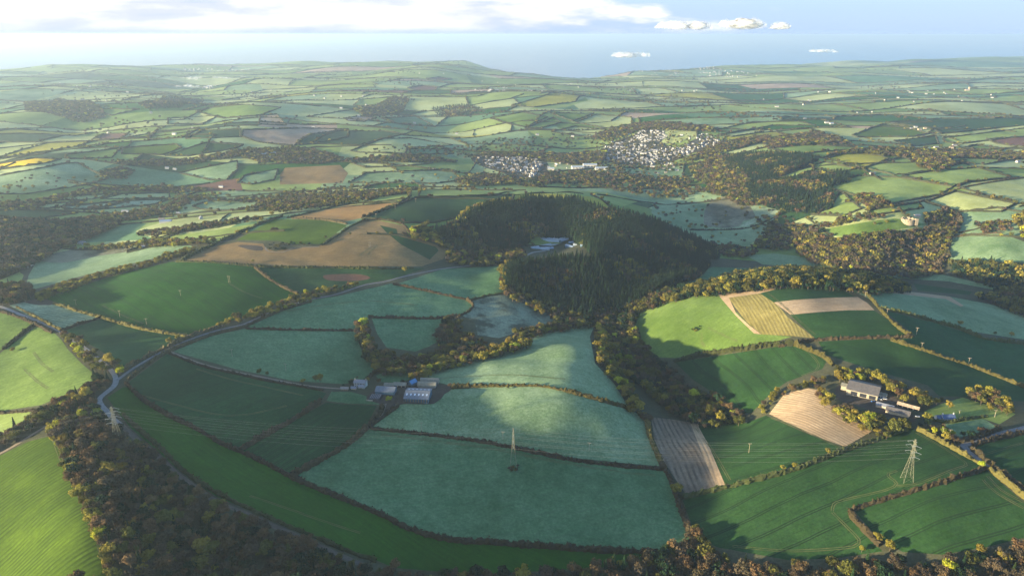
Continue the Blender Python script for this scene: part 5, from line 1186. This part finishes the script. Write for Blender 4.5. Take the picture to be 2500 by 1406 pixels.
# the two parts of the town, left industrial site, and the far settlements
M_OLDW = plain('grey pebbledash', (.24, .22, .19), var=.3, scale=.05); TYPES = [hmesh(8, 6.5, 4.6, 2.6, M_WHITE, M_SLATE), hmesh(14, 6.5, 4.6, 2.6, M_WHITE, M_SLATE), hmesh(20, 6.5, 4.6, 2.6, M_WHITE, M_SLATE), hmesh(11, 8, 4.4, 2.6, M_CREAM, M_GREYR), hmesh(10, 7, 4.6, 2.8, M_OLDW, M_GREYR)]
TOWN = []
def town(px, n, lab, base, spread, sizes=(0, 1, 2, 3, 4), scl=1.0, mind=11):
    poly = wpoly(px, True, False); lo, hi = poly.min(0), poly.max(0); got = []; tries = 0
    while len(got) < n and tries < n * 60:
        tries += 1; x, y = random.uniform(lo[0], hi[0]), random.uniform(lo[1], hi[1])
        y = lo[1] + round((y - lo[1]) / (mind * 1.5)) * mind * 1.5 + random.uniform(-2.5, 2.5)
        if not inpoly(np.array([[x, y]]), poly)[0]: continue
        if any(abs(x - g[0]) < mind * 1.15 and abs(y - g[1]) < mind for g in got): continue
        got.append((x, y)); TOWN.append((x, y, base + random.gauss(0, spread), random.choice(sizes), scl * random.uniform(.7, 1.1), lab))
town('1540,345 1548,328 1572,316 1600,322 1625,322 1628,340 1600,346 1575,350', 62, 'the upper terraces of the hillside town', R(-8), R(12), scl=.8, mind=11)
town('1470,385 1482,362 1505,348 1540,350 1575,352 1600,348 1608,372 1598,396 1560,402 1520,398 1492,396', 165, 'the middle of the hillside town', R(-8), R(12), scl=.8, mind=10)
town('1598,372 1625,356 1660,362 1690,352 1698,368 1672,384 1640,392 1606,398', 70, 'the right slope of the hillside town', R(5), R(14), scl=.8, mind=11)
town('1690,352 1700,330 1730,326 1745,340 1780,350 1770,358 1735,360 1705,366', 34, 'the right arm of the hillside town', R(5), R(12), scl=.85)
town('1555,402 1600,398 1650,400 1640,418 1600,412', 18, 'the lower edge of the hillside town', 0, R(25), scl=.8, mind=13)
town('1432,392 1450,366 1480,350 1500,345 1480,375 1470,395', 16, 'the left tip of the hillside town', R(30), R(25), scl=.8, mind=13)
town('1440,385 1480,350 1560,312 1640,312 1700,330 1790,350 1760,370 1720,395 1660,420 1560,425 1480,415', 40, 'the outskirts of the hillside town', R(-5), R(30), scl=.8, mind=16)
town('1240,425 1350,400 1420,395 1400,430 1300,445', 26, 'the houses between river and low town', 0, R(30), scl=.8, mind=14)
town('1165,385 1200,374 1235,378 1310,390 1330,405 1300,428 1270,425 1230,415 1190,408', 170, 'the low town left of the river', R(10), R(20), scl=.8, mind=10)
town('1283,440 1300,410 1318,402 1312,420 1292,446', 26, 'the diagonal street below the low town', R(60), R(6))
town('1425,178 1500,172 1560,170 1665,176 1670,186 1560,186 1480,184', 90, 'the far white coastal town', 0, R(30), (1, 2), 1.1, 40)
town('1670,165 1740,163 1790,172 1860,185 1800,190 1720,186', 90, 'the far town right of the coastal town', 0, R(30), (1, 2), 1.1, 36)
town('450,168 520,168 610,168 620,172 520,174 450,173', 40, 'the hazy far town on the left skyline', 0, R(30), (1, 2), 1.3, 40)
town('490,215 530,208 535,216 500,222', 18, 'the small village by the misty inlet', 0, R(30), (0, 1, 2), 1.6, 24)
town('2200,220 2480,232 2480,238 2300,236 2200,228', 14, 'the far village around the church tower', 0, R(30), (0, 1), 1.0, 30)
town('1140,215 1330,222 1330,228 1250,232 1150,222', 20, 'the far village behind the ridge', 0, R(30), (0, 1, 2), 1.0, 30)
town('1000,180 1100,182 1900,225 1890,232 1400,225 1100,190', 26, 'farms scattered over the far ridges', 0, R(40), (0, 1, 2), 1.0, 60)
town('100,200 900,215 900,300 500,330 100,300', 36, 'farms scattered over the left hills', 0, R(40), (0, 1, 2), 1.2, 60)
town('1850,225 2450,225 2450,280 1900,270', 22, 'farms scattered over the right hills', 0, R(40), (0, 1, 2), 1.2, 50)
TOWN.sort(key=lambda q: math.hypot(q[0], q[1]))
for i, (x, y, rz, k, s, lab) in enumerate(TOWN[:280]):
    o = bpy.data.objects.new('town_house', TYPES[k]); COL.objects.link(o); o.location = (x, y, H1(x, y)); o.rotation_euler = (0, 0, rz); o.scale = (s, s, s)
    tag(o, ('cream' if k == 3 else 'white') + (' long terraced house in ' if k in (1, 2) else ' house in ') + lab, 'house', ('cream ' if k == 3 else 'white ') + ('terraces' if k in (1, 2) else 'houses') + ' in ' + lab)
hv, hf, hm, hb = [], [], [], 0
for (x, y, rz, k, s, lab) in TOWN[280:]:
    me = TYPES[k]; co = np.array([v.co[:] for v in me.vertices]) * s; c, s_ = math.cos(rz), math.sin(rz)
    hv.append(np.column_stack([co[:, 0] * c - co[:, 1] * s_ + x, co[:, 0] * s_ + co[:, 1] * c + y, co[:, 2] + H1(x, y)]))
    for p in me.polygons: hf.append(tuple(i + hb for i in p.vertices)); hm.append(p.material_index)
    hb += len(co)
o = meshobj('houses', np.vstack(hv), hf, [M_WHITE, M_SLATE, M_GLASS], None, hm); tag(o, 'mass of farther small white houses of town and villages', kind='stuff')
# big white factory and school blocks in the valley
for (x, y, rz, L_, W_, h, lab) in ((1410, 412, 5, 44, 26, 8, 'left block of the white factory in the valley'), (1440, 409, 0, 50, 30, 12, 'tall middle block of the white factory in the valley'), (1468, 414, 0, 46, 26, 7, 'low right block of the white factory in the valley'), (1345, 415, 0, 24, 12, 6, 'white hall left of the factory'),
        (615, 376, -5, 40, 18, 6, 'leftmost pale shed of the left industrial site'), (640, 379, -8, 46, 20, 6, 'wide pale shed in the middle of the left industrial site'), (662, 377, -8, 34, 16, 6, 'blue grey shed of the left industrial site'), (684, 375, -5, 40, 18, 6, 'long white shed of the left industrial site'), (655, 385, -5, 30, 14, 5, 'front grey shed of the left industrial site'),
        (735, 391, -4, 34, 12, 4, 'left row of white trailers beside the industrial site'), (758, 390, -4, 30, 12, 4, 'right row of white trailers beside the industrial site')):
    t = thing('factory_building' if 'factory' in lab else 'shed', lab, 'factory' if 'factory' in lab else 'shed'); place(t, x, y, R(rz)); gable(t, L_, W_, h, 3, M_WHITE, M_BLUE if 'blue' in lab or 'grey' in lab else M_RPALE, .3)
    for i in range(4): face_window(t, -L_ / 2 + L_ * (i + .5) / 4, -W_ / 2, h * .4, L_ / 7, h * .3, -1)

# ------------------------------------------------------------------ pylons and their wires
def pylon(px, py, rz, Hh, lab, base=7.5, tension=False, arms=((.66, 5.4), (.79, 6.4), (.91, 4.6))):
    t = thing('electricity_pylon', lab, 'pylon', 'lattice pylons of the power line'); place(t, px, py, rz, sink=0)
    def hw(z):
        u = z / Hh; return (base / 2) * (1 - u / .6) + 1.25 * (u / .6) if u < .6 else 1.25 - (u - .6) / .4 * .85
    levels = [0, .13, .25, .36, .46, .54, .61, .66, .725, .79, .85, .91, .96, 1]
    cr = [(-1, -1), (1, -1), (1, 1), (-1, 1)]
    for sx, sy in cr:
        mb = MB()
        for a, b in zip(levels[:-1], levels[1:]):
            za, zb = a * Hh, b * Hh; mb.bar((sx * hw(za), sy * hw(za), za - (.8 if a == 0 else 0)), (sx * hw(zb), sy * hw(zb), zb), .15)
        mb.build('leg', M_STEEL, t)
    mb = MB()
    for a, b in zip(levels[:-1], levels[1:]):
        za, zb = a * Hh, b * Hh
        for i in range(4):
            p, q = cr[i], cr[(i + 1) % 4]
            mb.bar((p[0] * hw(za), p[1] * hw(za), za), (q[0] * hw(zb), q[1] * hw(zb), zb), .055, k=3); mb.bar((q[0] * hw(za), q[1] * hw(za), za), (p[0] * hw(zb), p[1] * hw(zb), zb), .055, k=3)
            mb.bar((p[0] * hw(zb), p[1] * hw(zb), zb), (q[0] * hw(zb), q[1] * hw(zb), zb), .055, k=3)
    mb.build('bracing', M_STEEL, t)
    tips = []
    for u, ln_ in arms:
        for s in (-1, 1):
            z = u * Hh; tip = Vector((0, s * (hw(z) + ln_), z)); mb = MB()
            for sx in (-1, 1):
                mb.bar((sx * hw(z), s * hw(z), z), tip, .085); mb.bar((sx * hw(z + 2), s * hw(z + 2), z + 2), tip, .07)
                for k in range(1, 4):
                    a = Vector((sx * hw(z), s * hw(z), z)).lerp(tip, k / 4); b = Vector((sx * hw(z + 2), s * hw(z + 2), z + 2)).lerp(tip, k / 4); mb.bar(a, b, .07, k=3)
            arm = mb.build('cross_arm', M_STEEL, t)
            if not tension:
                ins = MB()
                for k in range(6): ins.bar(tip + Vector((0, 0, -.5 * k)), tip + Vector((0, 0, -.5 * k - .32)), .2, k=6)
                ins.build('insulator', M_INS, arm); tips.append((tip + Vector((0, 0, -3)), tip + Vector((0, 0, -3))))
            else:
                ends = []
                for sd in (-1, 1):
                    ins = MB(); e_ = tip + Vector((sd * 4.6, 0, -.7 if sd < 0 else -1.8))
                    for k in range(8):
                        a, b = tip.lerp(e_, k / 8), tip.lerp(e_, (k + .65) / 8); ins.bar(a, b, .22, k=6)
                    ins.build('insulator', M_INS, arm); ends.append(e_)
                lp = MB(); pr = ends[0]
                for k in range(1, 9):
                    u_ = k / 8; q = ends[0].lerp(ends[1], u_) + Vector((0, 0, -2.6 * 4 * u_ * (1 - u_))); lp.bar(pr, q, .07, k=3); pr = q
                lp.build('jumper_wire', M_WIRE, arm); tips.append(tuple(ends))
    tips.append((Vector((0, 0, Hh)), Vector((0, 0, Hh))))
    MB().box(-.7, -.7, Hh - .1, .7, .7, Hh + .25).build('peak_cap', M_STEEL, t)
    bpy.context.view_layer.update(); M_ = Matrix.Translation(t.location) @ Matrix.Rotation(rz, 4, 'Z')
    return [(M_ @ a, M_ @ b) for a, b in tips]
M_INS = plain('pale glass insulators', (.24, .28, .30), .35, .08, spec=.5); M_WIRE = plain('aluminium conductor', (.16, .165, .16), .5, .05)
pl = P3(290, 1078); pm = P3(1253, 1146); pr_ = P3(2214, 1172)
az1 = math.atan2(pm.y - pl.y, pm.x - pl.x); az2 = math.atan2(pr_.y - pm.y, pr_.x - pm.x)
TL = pylon(290, 1082, az1, 40, 'left lattice pylon rising out of the dark wood', tension=True)
TM = pylon(1253, 1146, (az1 + az2) / 2, 50, 'middle lattice pylon in the big teal field with scrub at its foot')
TR = pylon(2214, 1172, az2, 46, 'right lattice pylon in the tramline field', base=9, tension=True)
names = ['lower far', 'lower near', 'middle far', 'middle near', 'upper far', 'upper near', 'topmost']
def wire(a, b, sag, lab, grp):
    mb = MB(); pr = a
    for k in range(1, 33):
        u = k / 32; q = a.lerp(b, u); q.z -= sag * 4 * u * (1 - u); mb.bar(pr, q, .05, k=3); pr = q
    o = mb.build('power_line', M_WIRE); tag(o, lab, 'power line', grp)
nm = ['lower near', 'lower far', 'middle near', 'middle far', 'upper near', 'upper far', 'topmost']
off = Vector((-math.cos(az1 + .10), -math.sin(az1 + .10), 0)) * 380
for i in range(7):
    wire(TL[i][1], TM[i][0], 10, nm[i] + ' wire between the left and the middle pylon', 'wires between left and middle pylon')
    wire(TM[i][1], TR[i][0], 10, nm[i] + ' wire between the middle and the right pylon', 'wires between middle and right pylon')
    wire(TL[i][0] + off + Vector((0, 0, -14)), TL[i][0], 10, nm[i] + ' wire from the left pylon to the left edge', 'wires left of the left pylon')
# wooden poles
POLES = """
186 745 1 9|wooden pole at the top left corner of the dark green triangle
293 774 1 10|single wooden pole on the sunlit hedge below the big green field
358 792 1 9|single wooden pole right along the same sunlit hedge
441 722 1 9|wooden pole with cross bar in the middle of the big green field
560 690 2 11|twin wooden pole in the upper right of the big green field
567 870 1 10|wooden pole in the long teal field above the farm track
698 905 1 10|wooden pole near the right end of the long teal field
1029 1050 1 10|wooden pole on the left part of the pylon field hedge
1228 1072 1 10|wooden pole left of the middle pylon
1438 1099 1 10|wooden pole right of the middle pylon
1828 1105 1 12|wooden pole in the green field right of the ploughed plot
2008 690 2 10|wooden pole at the top of the sunlit hill
2073 703 1 9|first wooden pole on the hedge curving over the right hill
2112 725 1 9|second wooden pole on the hedge curving over the right hill
2165 768 1 9|third wooden pole on the hedge curving over the right hill
2237 816 1 10|wooden pole at the corner of the right hill field
2364 890 1 10|wooden pole on the sunlit hedge of the dark right field
2250 848 1 7|wooden pole at the upper end of the sunlit right hedge
2340 1018 1 9|wooden pole right of the slate roofed cottage
2300 1064 1 10|left wooden pole beside the road fork
2316 1070 1 11|right wooden pole beside the road fork
2428 1018 1 9|wooden pole at the upper right of the frosted paddock
965 512 1 9|upper wooden pole on the hill between orange strip and crop
918 532 1 9|lower wooden pole above the brown stubble
1015 494 1 9|wooden pole on the dark green hill top
903 603 2 9|twin pole in the brown stubble field
"""
M_POLE = plain('weathered pole wood', (.34, .28, .20), var=.2, scale=2)
for ln in POLES.strip().splitlines():
    a, lab = ln.split('|'); x, y, n, h = map(float, a.split()); t = thing('power_pole', lab, 'power pole', 'wooden power poles'); place(t, x, y, random.uniform(-.5, .5), sink=0)
    for i in range(int(n)):
        o_ = (i - (n - 1) / 2) * 2.4; MB().bar((o_, 0, -.8), (o_, 0, h), .2, 0, .15, 6).build('pole', M_POLE, t)
    c = MB().box(-1.6 - n * .6, -.1, h - .5, 1.6 + n * .6, .1, h - .25).build('cross_bar', M_POLE, t)
    for i in (-1, 0, 1): MB().bar((i * 1.5, 0, h - .25), (i * 1.5, 0, h + .15), .12, k=6).build('insulator', M_INS, c)

# ------------------------------------------------------------------ place the trees: the largest in view as objects, the rest as woodland
yards = [P3(x, y).xy for x, y in ((881, 941), (1021, 968), (943, 957), (1043, 943), (1050, 933), (977, 942), (916, 971), (2108, 955), (2078, 950), (2154, 966), (2192, 1008), (2160, 994), (2217, 995), (2312, 1023), (2216, 541), (2095, 985), (2145, 990))]
yr = [9, 19, 13, 11, 11, 9, 10, 23, 12, 6, 11, 9, 9, 9, 26, 12, 12]
keep = []
for tr in TREES:
    if not free(tr): continue
    if tr[5] not in ('far woods', 'far hedgerows') and tr[6] is None and any((tr[0] - p.x) ** 2 + (tr[1] - p.y) ** 2 < (r_ + 3) ** 2 for p, r_ in zip(yards, yr)): continue
    keep.append(tr)
def infrust(x, y): return y > 350 and abs(x) < .70 * y + 20
def rank(tr):
    d_ = math.hypot(tr[0], tr[1]); sc_ = tr[4] / d_
    z = 90; dep = (CZ - z) / max(tr[1], 1)
    if not infrust(tr[0], tr[1]) or dep > math.tan(PITCH + math.atan(715 / F)): return -1
    return sc_ * (6 if tr[6] else 1.6 if 'golden' in tr[5] or 'row' in tr[5] or 'belt' in tr[5] else 1)
keep.sort(key=rank, reverse=True)
nb = nc = 0; stuffB, stuffC = [], []; counter = {}
ordw = ['first', 'second', 'third', 'fourth', 'fifth', 'sixth', 'seventh', 'eighth', 'ninth', 'tenth']
zs = height(np.array([[k_[0], k_[1]] for k_ in keep]))
for tr, z in zip(keep, zs):
    x, y, k, con, hs, wood, lone = tr; d_ = math.hypot(x, y)
    if rank(tr) > 0 and ((con and nc < 260) or (not con and nb < 295)):
        if con: src = NEARF[(k, random.randrange(3))]; nc += 1
        else: src = NEARB[(k, random.randrange(4))]; nb += 1
        o = bpy.data.objects.new('conifer_tree' if con else 'broadleaf_tree', src.data); COL.objects.link(o)
        w_ = hs * random.uniform(.88, 1.15); o.location = (x, y, z - .2); o.rotation_euler = (0, 0, random.uniform(0, 6.28)); o.scale = (w_, w_, hs)
        if lone: tag(o, lone, 'tree')
        else:
            adj = ADJ[k] + (' conifer' if con else ' tree'); tag(o, f'{adj} standing in {wood}', 'tree', f'{adj}s in {wood}')
    else: (stuffC if con else stuffB).append((x, y, z, k, hs, d_))
print('single', nb, nc, 'stuff', len(stuffB), len(stuffC))
def forest(name, lab, rows_, near, far_):
    keys = sorted(near) + [(q, 'f') for q in sorted(far_)]
    col = bpy.data.collections.new(name + ' kinds'); srcs = [near[q] for q in sorted(near)] + [far_[q] for q in sorted(far_)]
    for i, s in enumerate(srcs):
        s.name = f'{name}_kind_{i:03d}'; col.objects.link(s)
    idx = {}
    for i, q in enumerate(sorted(near)): idx.setdefault(('n', q[0]), []).append(i)
    for i, q in enumerate(sorted(far_)): idx.setdefault(('f', q[0]), []).append(i + len(near))
    ii, sc_, rt, co = [], [], [], []
    for x, y, z, k, hs, d_ in rows_:
        ii.append(random.choice(idx[('n' if d_ < 1500 else 'f', k)])); w_ = hs * random.uniform(.85, 1.2) * (1.12 if d_ > 2500 else 1); sc_.append((w_, w_, hs)); rt.append((0, 0, random.uniform(0, 6.28))); co.append((x, y, z - .2))
    me = bpy.data.meshes.new(name); me.vertices.add(len(co)); me.vertices.foreach_set('co', np.array(co, np.float32).ravel())
    a = me.attributes.new('kind_index', 'INT', 'POINT'); a.data.foreach_set('value', np.array(ii, np.int32))
    a = me.attributes.new('tree_scale', 'FLOAT_VECTOR', 'POINT'); a.data.foreach_set('vector', np.array(sc_, np.float32).ravel())
    a = me.attributes.new('tree_turn', 'FLOAT_VECTOR', 'POINT'); a.data.foreach_set('vector', np.array(rt, np.float32).ravel())
    o = bpy.data.objects.new(name, me); COL.objects.link(o); tag(o, lab, kind='stuff')
    ng = bpy.data.node_groups.new(name + ' planting', 'GeometryNodeTree'); ng.interface.new_socket('Geometry', in_out='INPUT', socket_type='NodeSocketGeometry'); ng.interface.new_socket('Geometry', in_out='OUTPUT', socket_type='NodeSocketGeometry')
    n_ = ng.nodes; gi = n_.new('NodeGroupInput'); go = n_.new('NodeGroupOutput'); iop = n_.new('GeometryNodeInstanceOnPoints'); ci = n_.new('GeometryNodeCollectionInfo')
    ci.inputs['Collection'].default_value = col; ci.inputs['Separate Children'].default_value = True; ci.inputs['Reset Children'].default_value = True
    iop.inputs['Pick Instance'].default_value = True
    for nm_, ty, sk in (('kind_index', 'INT', 'Instance Index'), ('tree_scale', 'FLOAT_VECTOR', 'Scale'), ('tree_turn', 'FLOAT_VECTOR', 'Rotation')):
        na = n_.new('GeometryNodeInputNamedAttribute'); na.data_type = ty; na.inputs['Name'].default_value = nm_
        ng.links.new([s for s in na.outputs if s.enabled and s.name == 'Attribute'][0], iop.inputs[sk])
    ng.links.new(gi.outputs[0], iop.inputs['Points']); ng.links.new(ci.outputs[0], iop.inputs['Instance']); ng.links.new(iop.outputs[0], go.inputs[0])
    md = o.modifiers.new('planting', 'NODES'); md.node_group = ng; return o
forest('woodland', 'masses of budding and bare broadleaf trees in woods and hedgerows', stuffB, NEARB, FARB)
forest('conifer_forest', 'dense dark conifers of the hill plantations', stuffC, NEARF, FARF)

# ------------------------------------------------------------------ low clouds and the haze
def cloudmat():
    m = bpy.data.materials.new('cloud vapour'); m.use_nodes = True; t = m.node_tree; b = t.nodes['Principled BSDF']; b.inputs['Base Color'].default_value = (.93, .94, .96, 1); b.inputs['Roughness'].default_value = 1; b.inputs['Specular IOR Level'].default_value = 0
    tl = t.nodes.new('ShaderNodeBsdfTranslucent'); tl.inputs[0].default_value = (.9, .92, .95, 1); m1 = t.nodes.new('ShaderNodeMixShader'); m1.inputs[0].default_value = .75; t.links.new(b.outputs[0], m1.inputs[1]); t.links.new(tl.outputs[0], m1.inputs[2])
    lw = t.nodes.new('ShaderNodeLayerWeight'); lw.inputs[0].default_value = .5; g = t.nodes.new('ShaderNodeNewGeometry'); tc_ = t.nodes.new('ShaderNodeTexCoord')
    nz = noise(t, tc_.outputs['Generated'], 5, 6, .65); f_ = mathn(t, 'ADD', mathn(t, 'SUBTRACT', 1.0, lw.outputs['Facing']), mathn(t, 'MULTIPLY', mathn(t, 'SUBTRACT', nz, .5), 1.5))
    oi_ = t.nodes.new('ShaderNodeObjectInfo'); tr = t.nodes.new('ShaderNodeBsdfTransparent'); mx = t.nodes.new('ShaderNodeMixShader'); t.links.new(mathn(t, 'MULTIPLY', remap(t, f_, .2, 1.4), oi_.outputs['Alpha']), mx.inputs[0]); t.links.new(tr.outputs[0], mx.inputs[1]); t.links.new(m1.outputs[0], mx.inputs[2]); t.links.new(mx.outputs[0], t.nodes['Material Output'].inputs[0]); return m
M_CLOUD = cloudmat()
def cloud(name, px, py, dist, wpx, hpx, lab, seed=1, flat=.5):
    """a heap of soft lobes on a flatter base, at its real distance and size"""
    d_ = Vector(rays([[px, py]])[0]).normalized(); c = Vector((0, 0, CZ)) + d_ * dist; sx, sz = wpx / F * dist / 2, hpx / F * dist / 2
    rg = random.Random(seed); bm = bmesh.new(); nl = max(5, int(5 + 5 * wpx / 100)); nl = min(nl, 18)
    for i in range(nl):
        u = rg.uniform(-1, 1); env = math.sqrt(max(.05, 1 - u * u)); r_ = sz * rg.uniform(.45, .95) * (.45 + .55 * env); rx = r_ * rg.uniform(1.3, 2.2)
        q = Vector((u * (sx - rx * .6), rg.uniform(-.4, .4) * sx, (rg.uniform(-.2, 1) * env) * max(0, sz - r_)))
        ph = [rg.uniform(0, 6) for _ in range(4)]; w = bmesh.ops.create_icosphere(bm, subdivisions=4, radius=1)
        for v in w['verts']:
            n_ = v.co.copy(); k = 1 + .07 * math.sin(6 * n_.x + ph[0]) * math.sin(5 * n_.z + ph[1]) + .03 * math.sin(13 * n_.x + ph[2]) * math.sin(12 * n_.z + 4 * n_.y + ph[3])
            v.co = q + Vector((n_.x * rx * k, n_.y * rx * k, n_.z * r_ * k * (1 if n_.z > 0 else flat)))
    for f_ in bm.faces: f_.smooth = True
    me = bpy.data.meshes.new(name); bm.to_mesh(me); bm.free(); me.materials.append(M_CLOUD); o = bpy.data.objects.new(name, me); COL.objects.link(o); o.location = c
    low = min(v.co.z for v in me.vertices) + c.z
    if name == 'cloud' and 516 > low > 380 and py < 84: o.location.z += 516 - low
    o.color = (1, 1, 1, .3 if name == 'mist' else 1); tag(o, lab, kind='stuff'); return o
if CLOUDS:
    cloud('cloud', 1535, 138, 9000, 92, 26, 'small white cloud hanging over the sea', 2)
    cloud('cloud', 2012, 127, 11000, 70, 13, 'thin white cloud wisp over the distant blue land', 5)
    cloud('cloud', 1675, 68, 11000, 130, 40, 'small cumulus at the right end of the long bank', 6)
    cloud('cloud', 1812, 66, 11000, 120, 42, 'separate white cumulus with slanting top on the right', 7)
    cloud('cloud', 1905, 68, 11000, 48, 28, 'small faint cumulus right of the slanting one', 9)
    cloud('mist', 500, 192, 8600, 170, 16, 'pale mist patch over the inlet on the left', 8)
    cloud('mist', 462, 212, 7600, 90, 12, 'lower mist patch over the inlet on the left', 11)
hz = MB(); hz.box(-152000, -21000, -17, 152000, 163000, 512); o = hz.build('haze', []); tag(o, 'thin blue morning haze over the whole landscape', kind='stuff')
m = bpy.data.materials.new('haze'); m.use_nodes = True; t = m.node_tree; t.nodes.remove(t.nodes['Principled BSDF']); pv = t.nodes.new('ShaderNodeVolumePrincipled')
pv.inputs['Color'].default_value = HAZE_C; pv.inputs['Density'].default_value = HAZE_D; pv.inputs['Anisotropy'].default_value = .35
t.links.new(pv.outputs[0], t.nodes['Material Output'].inputs['Volume']); o.data.materials.append(m)
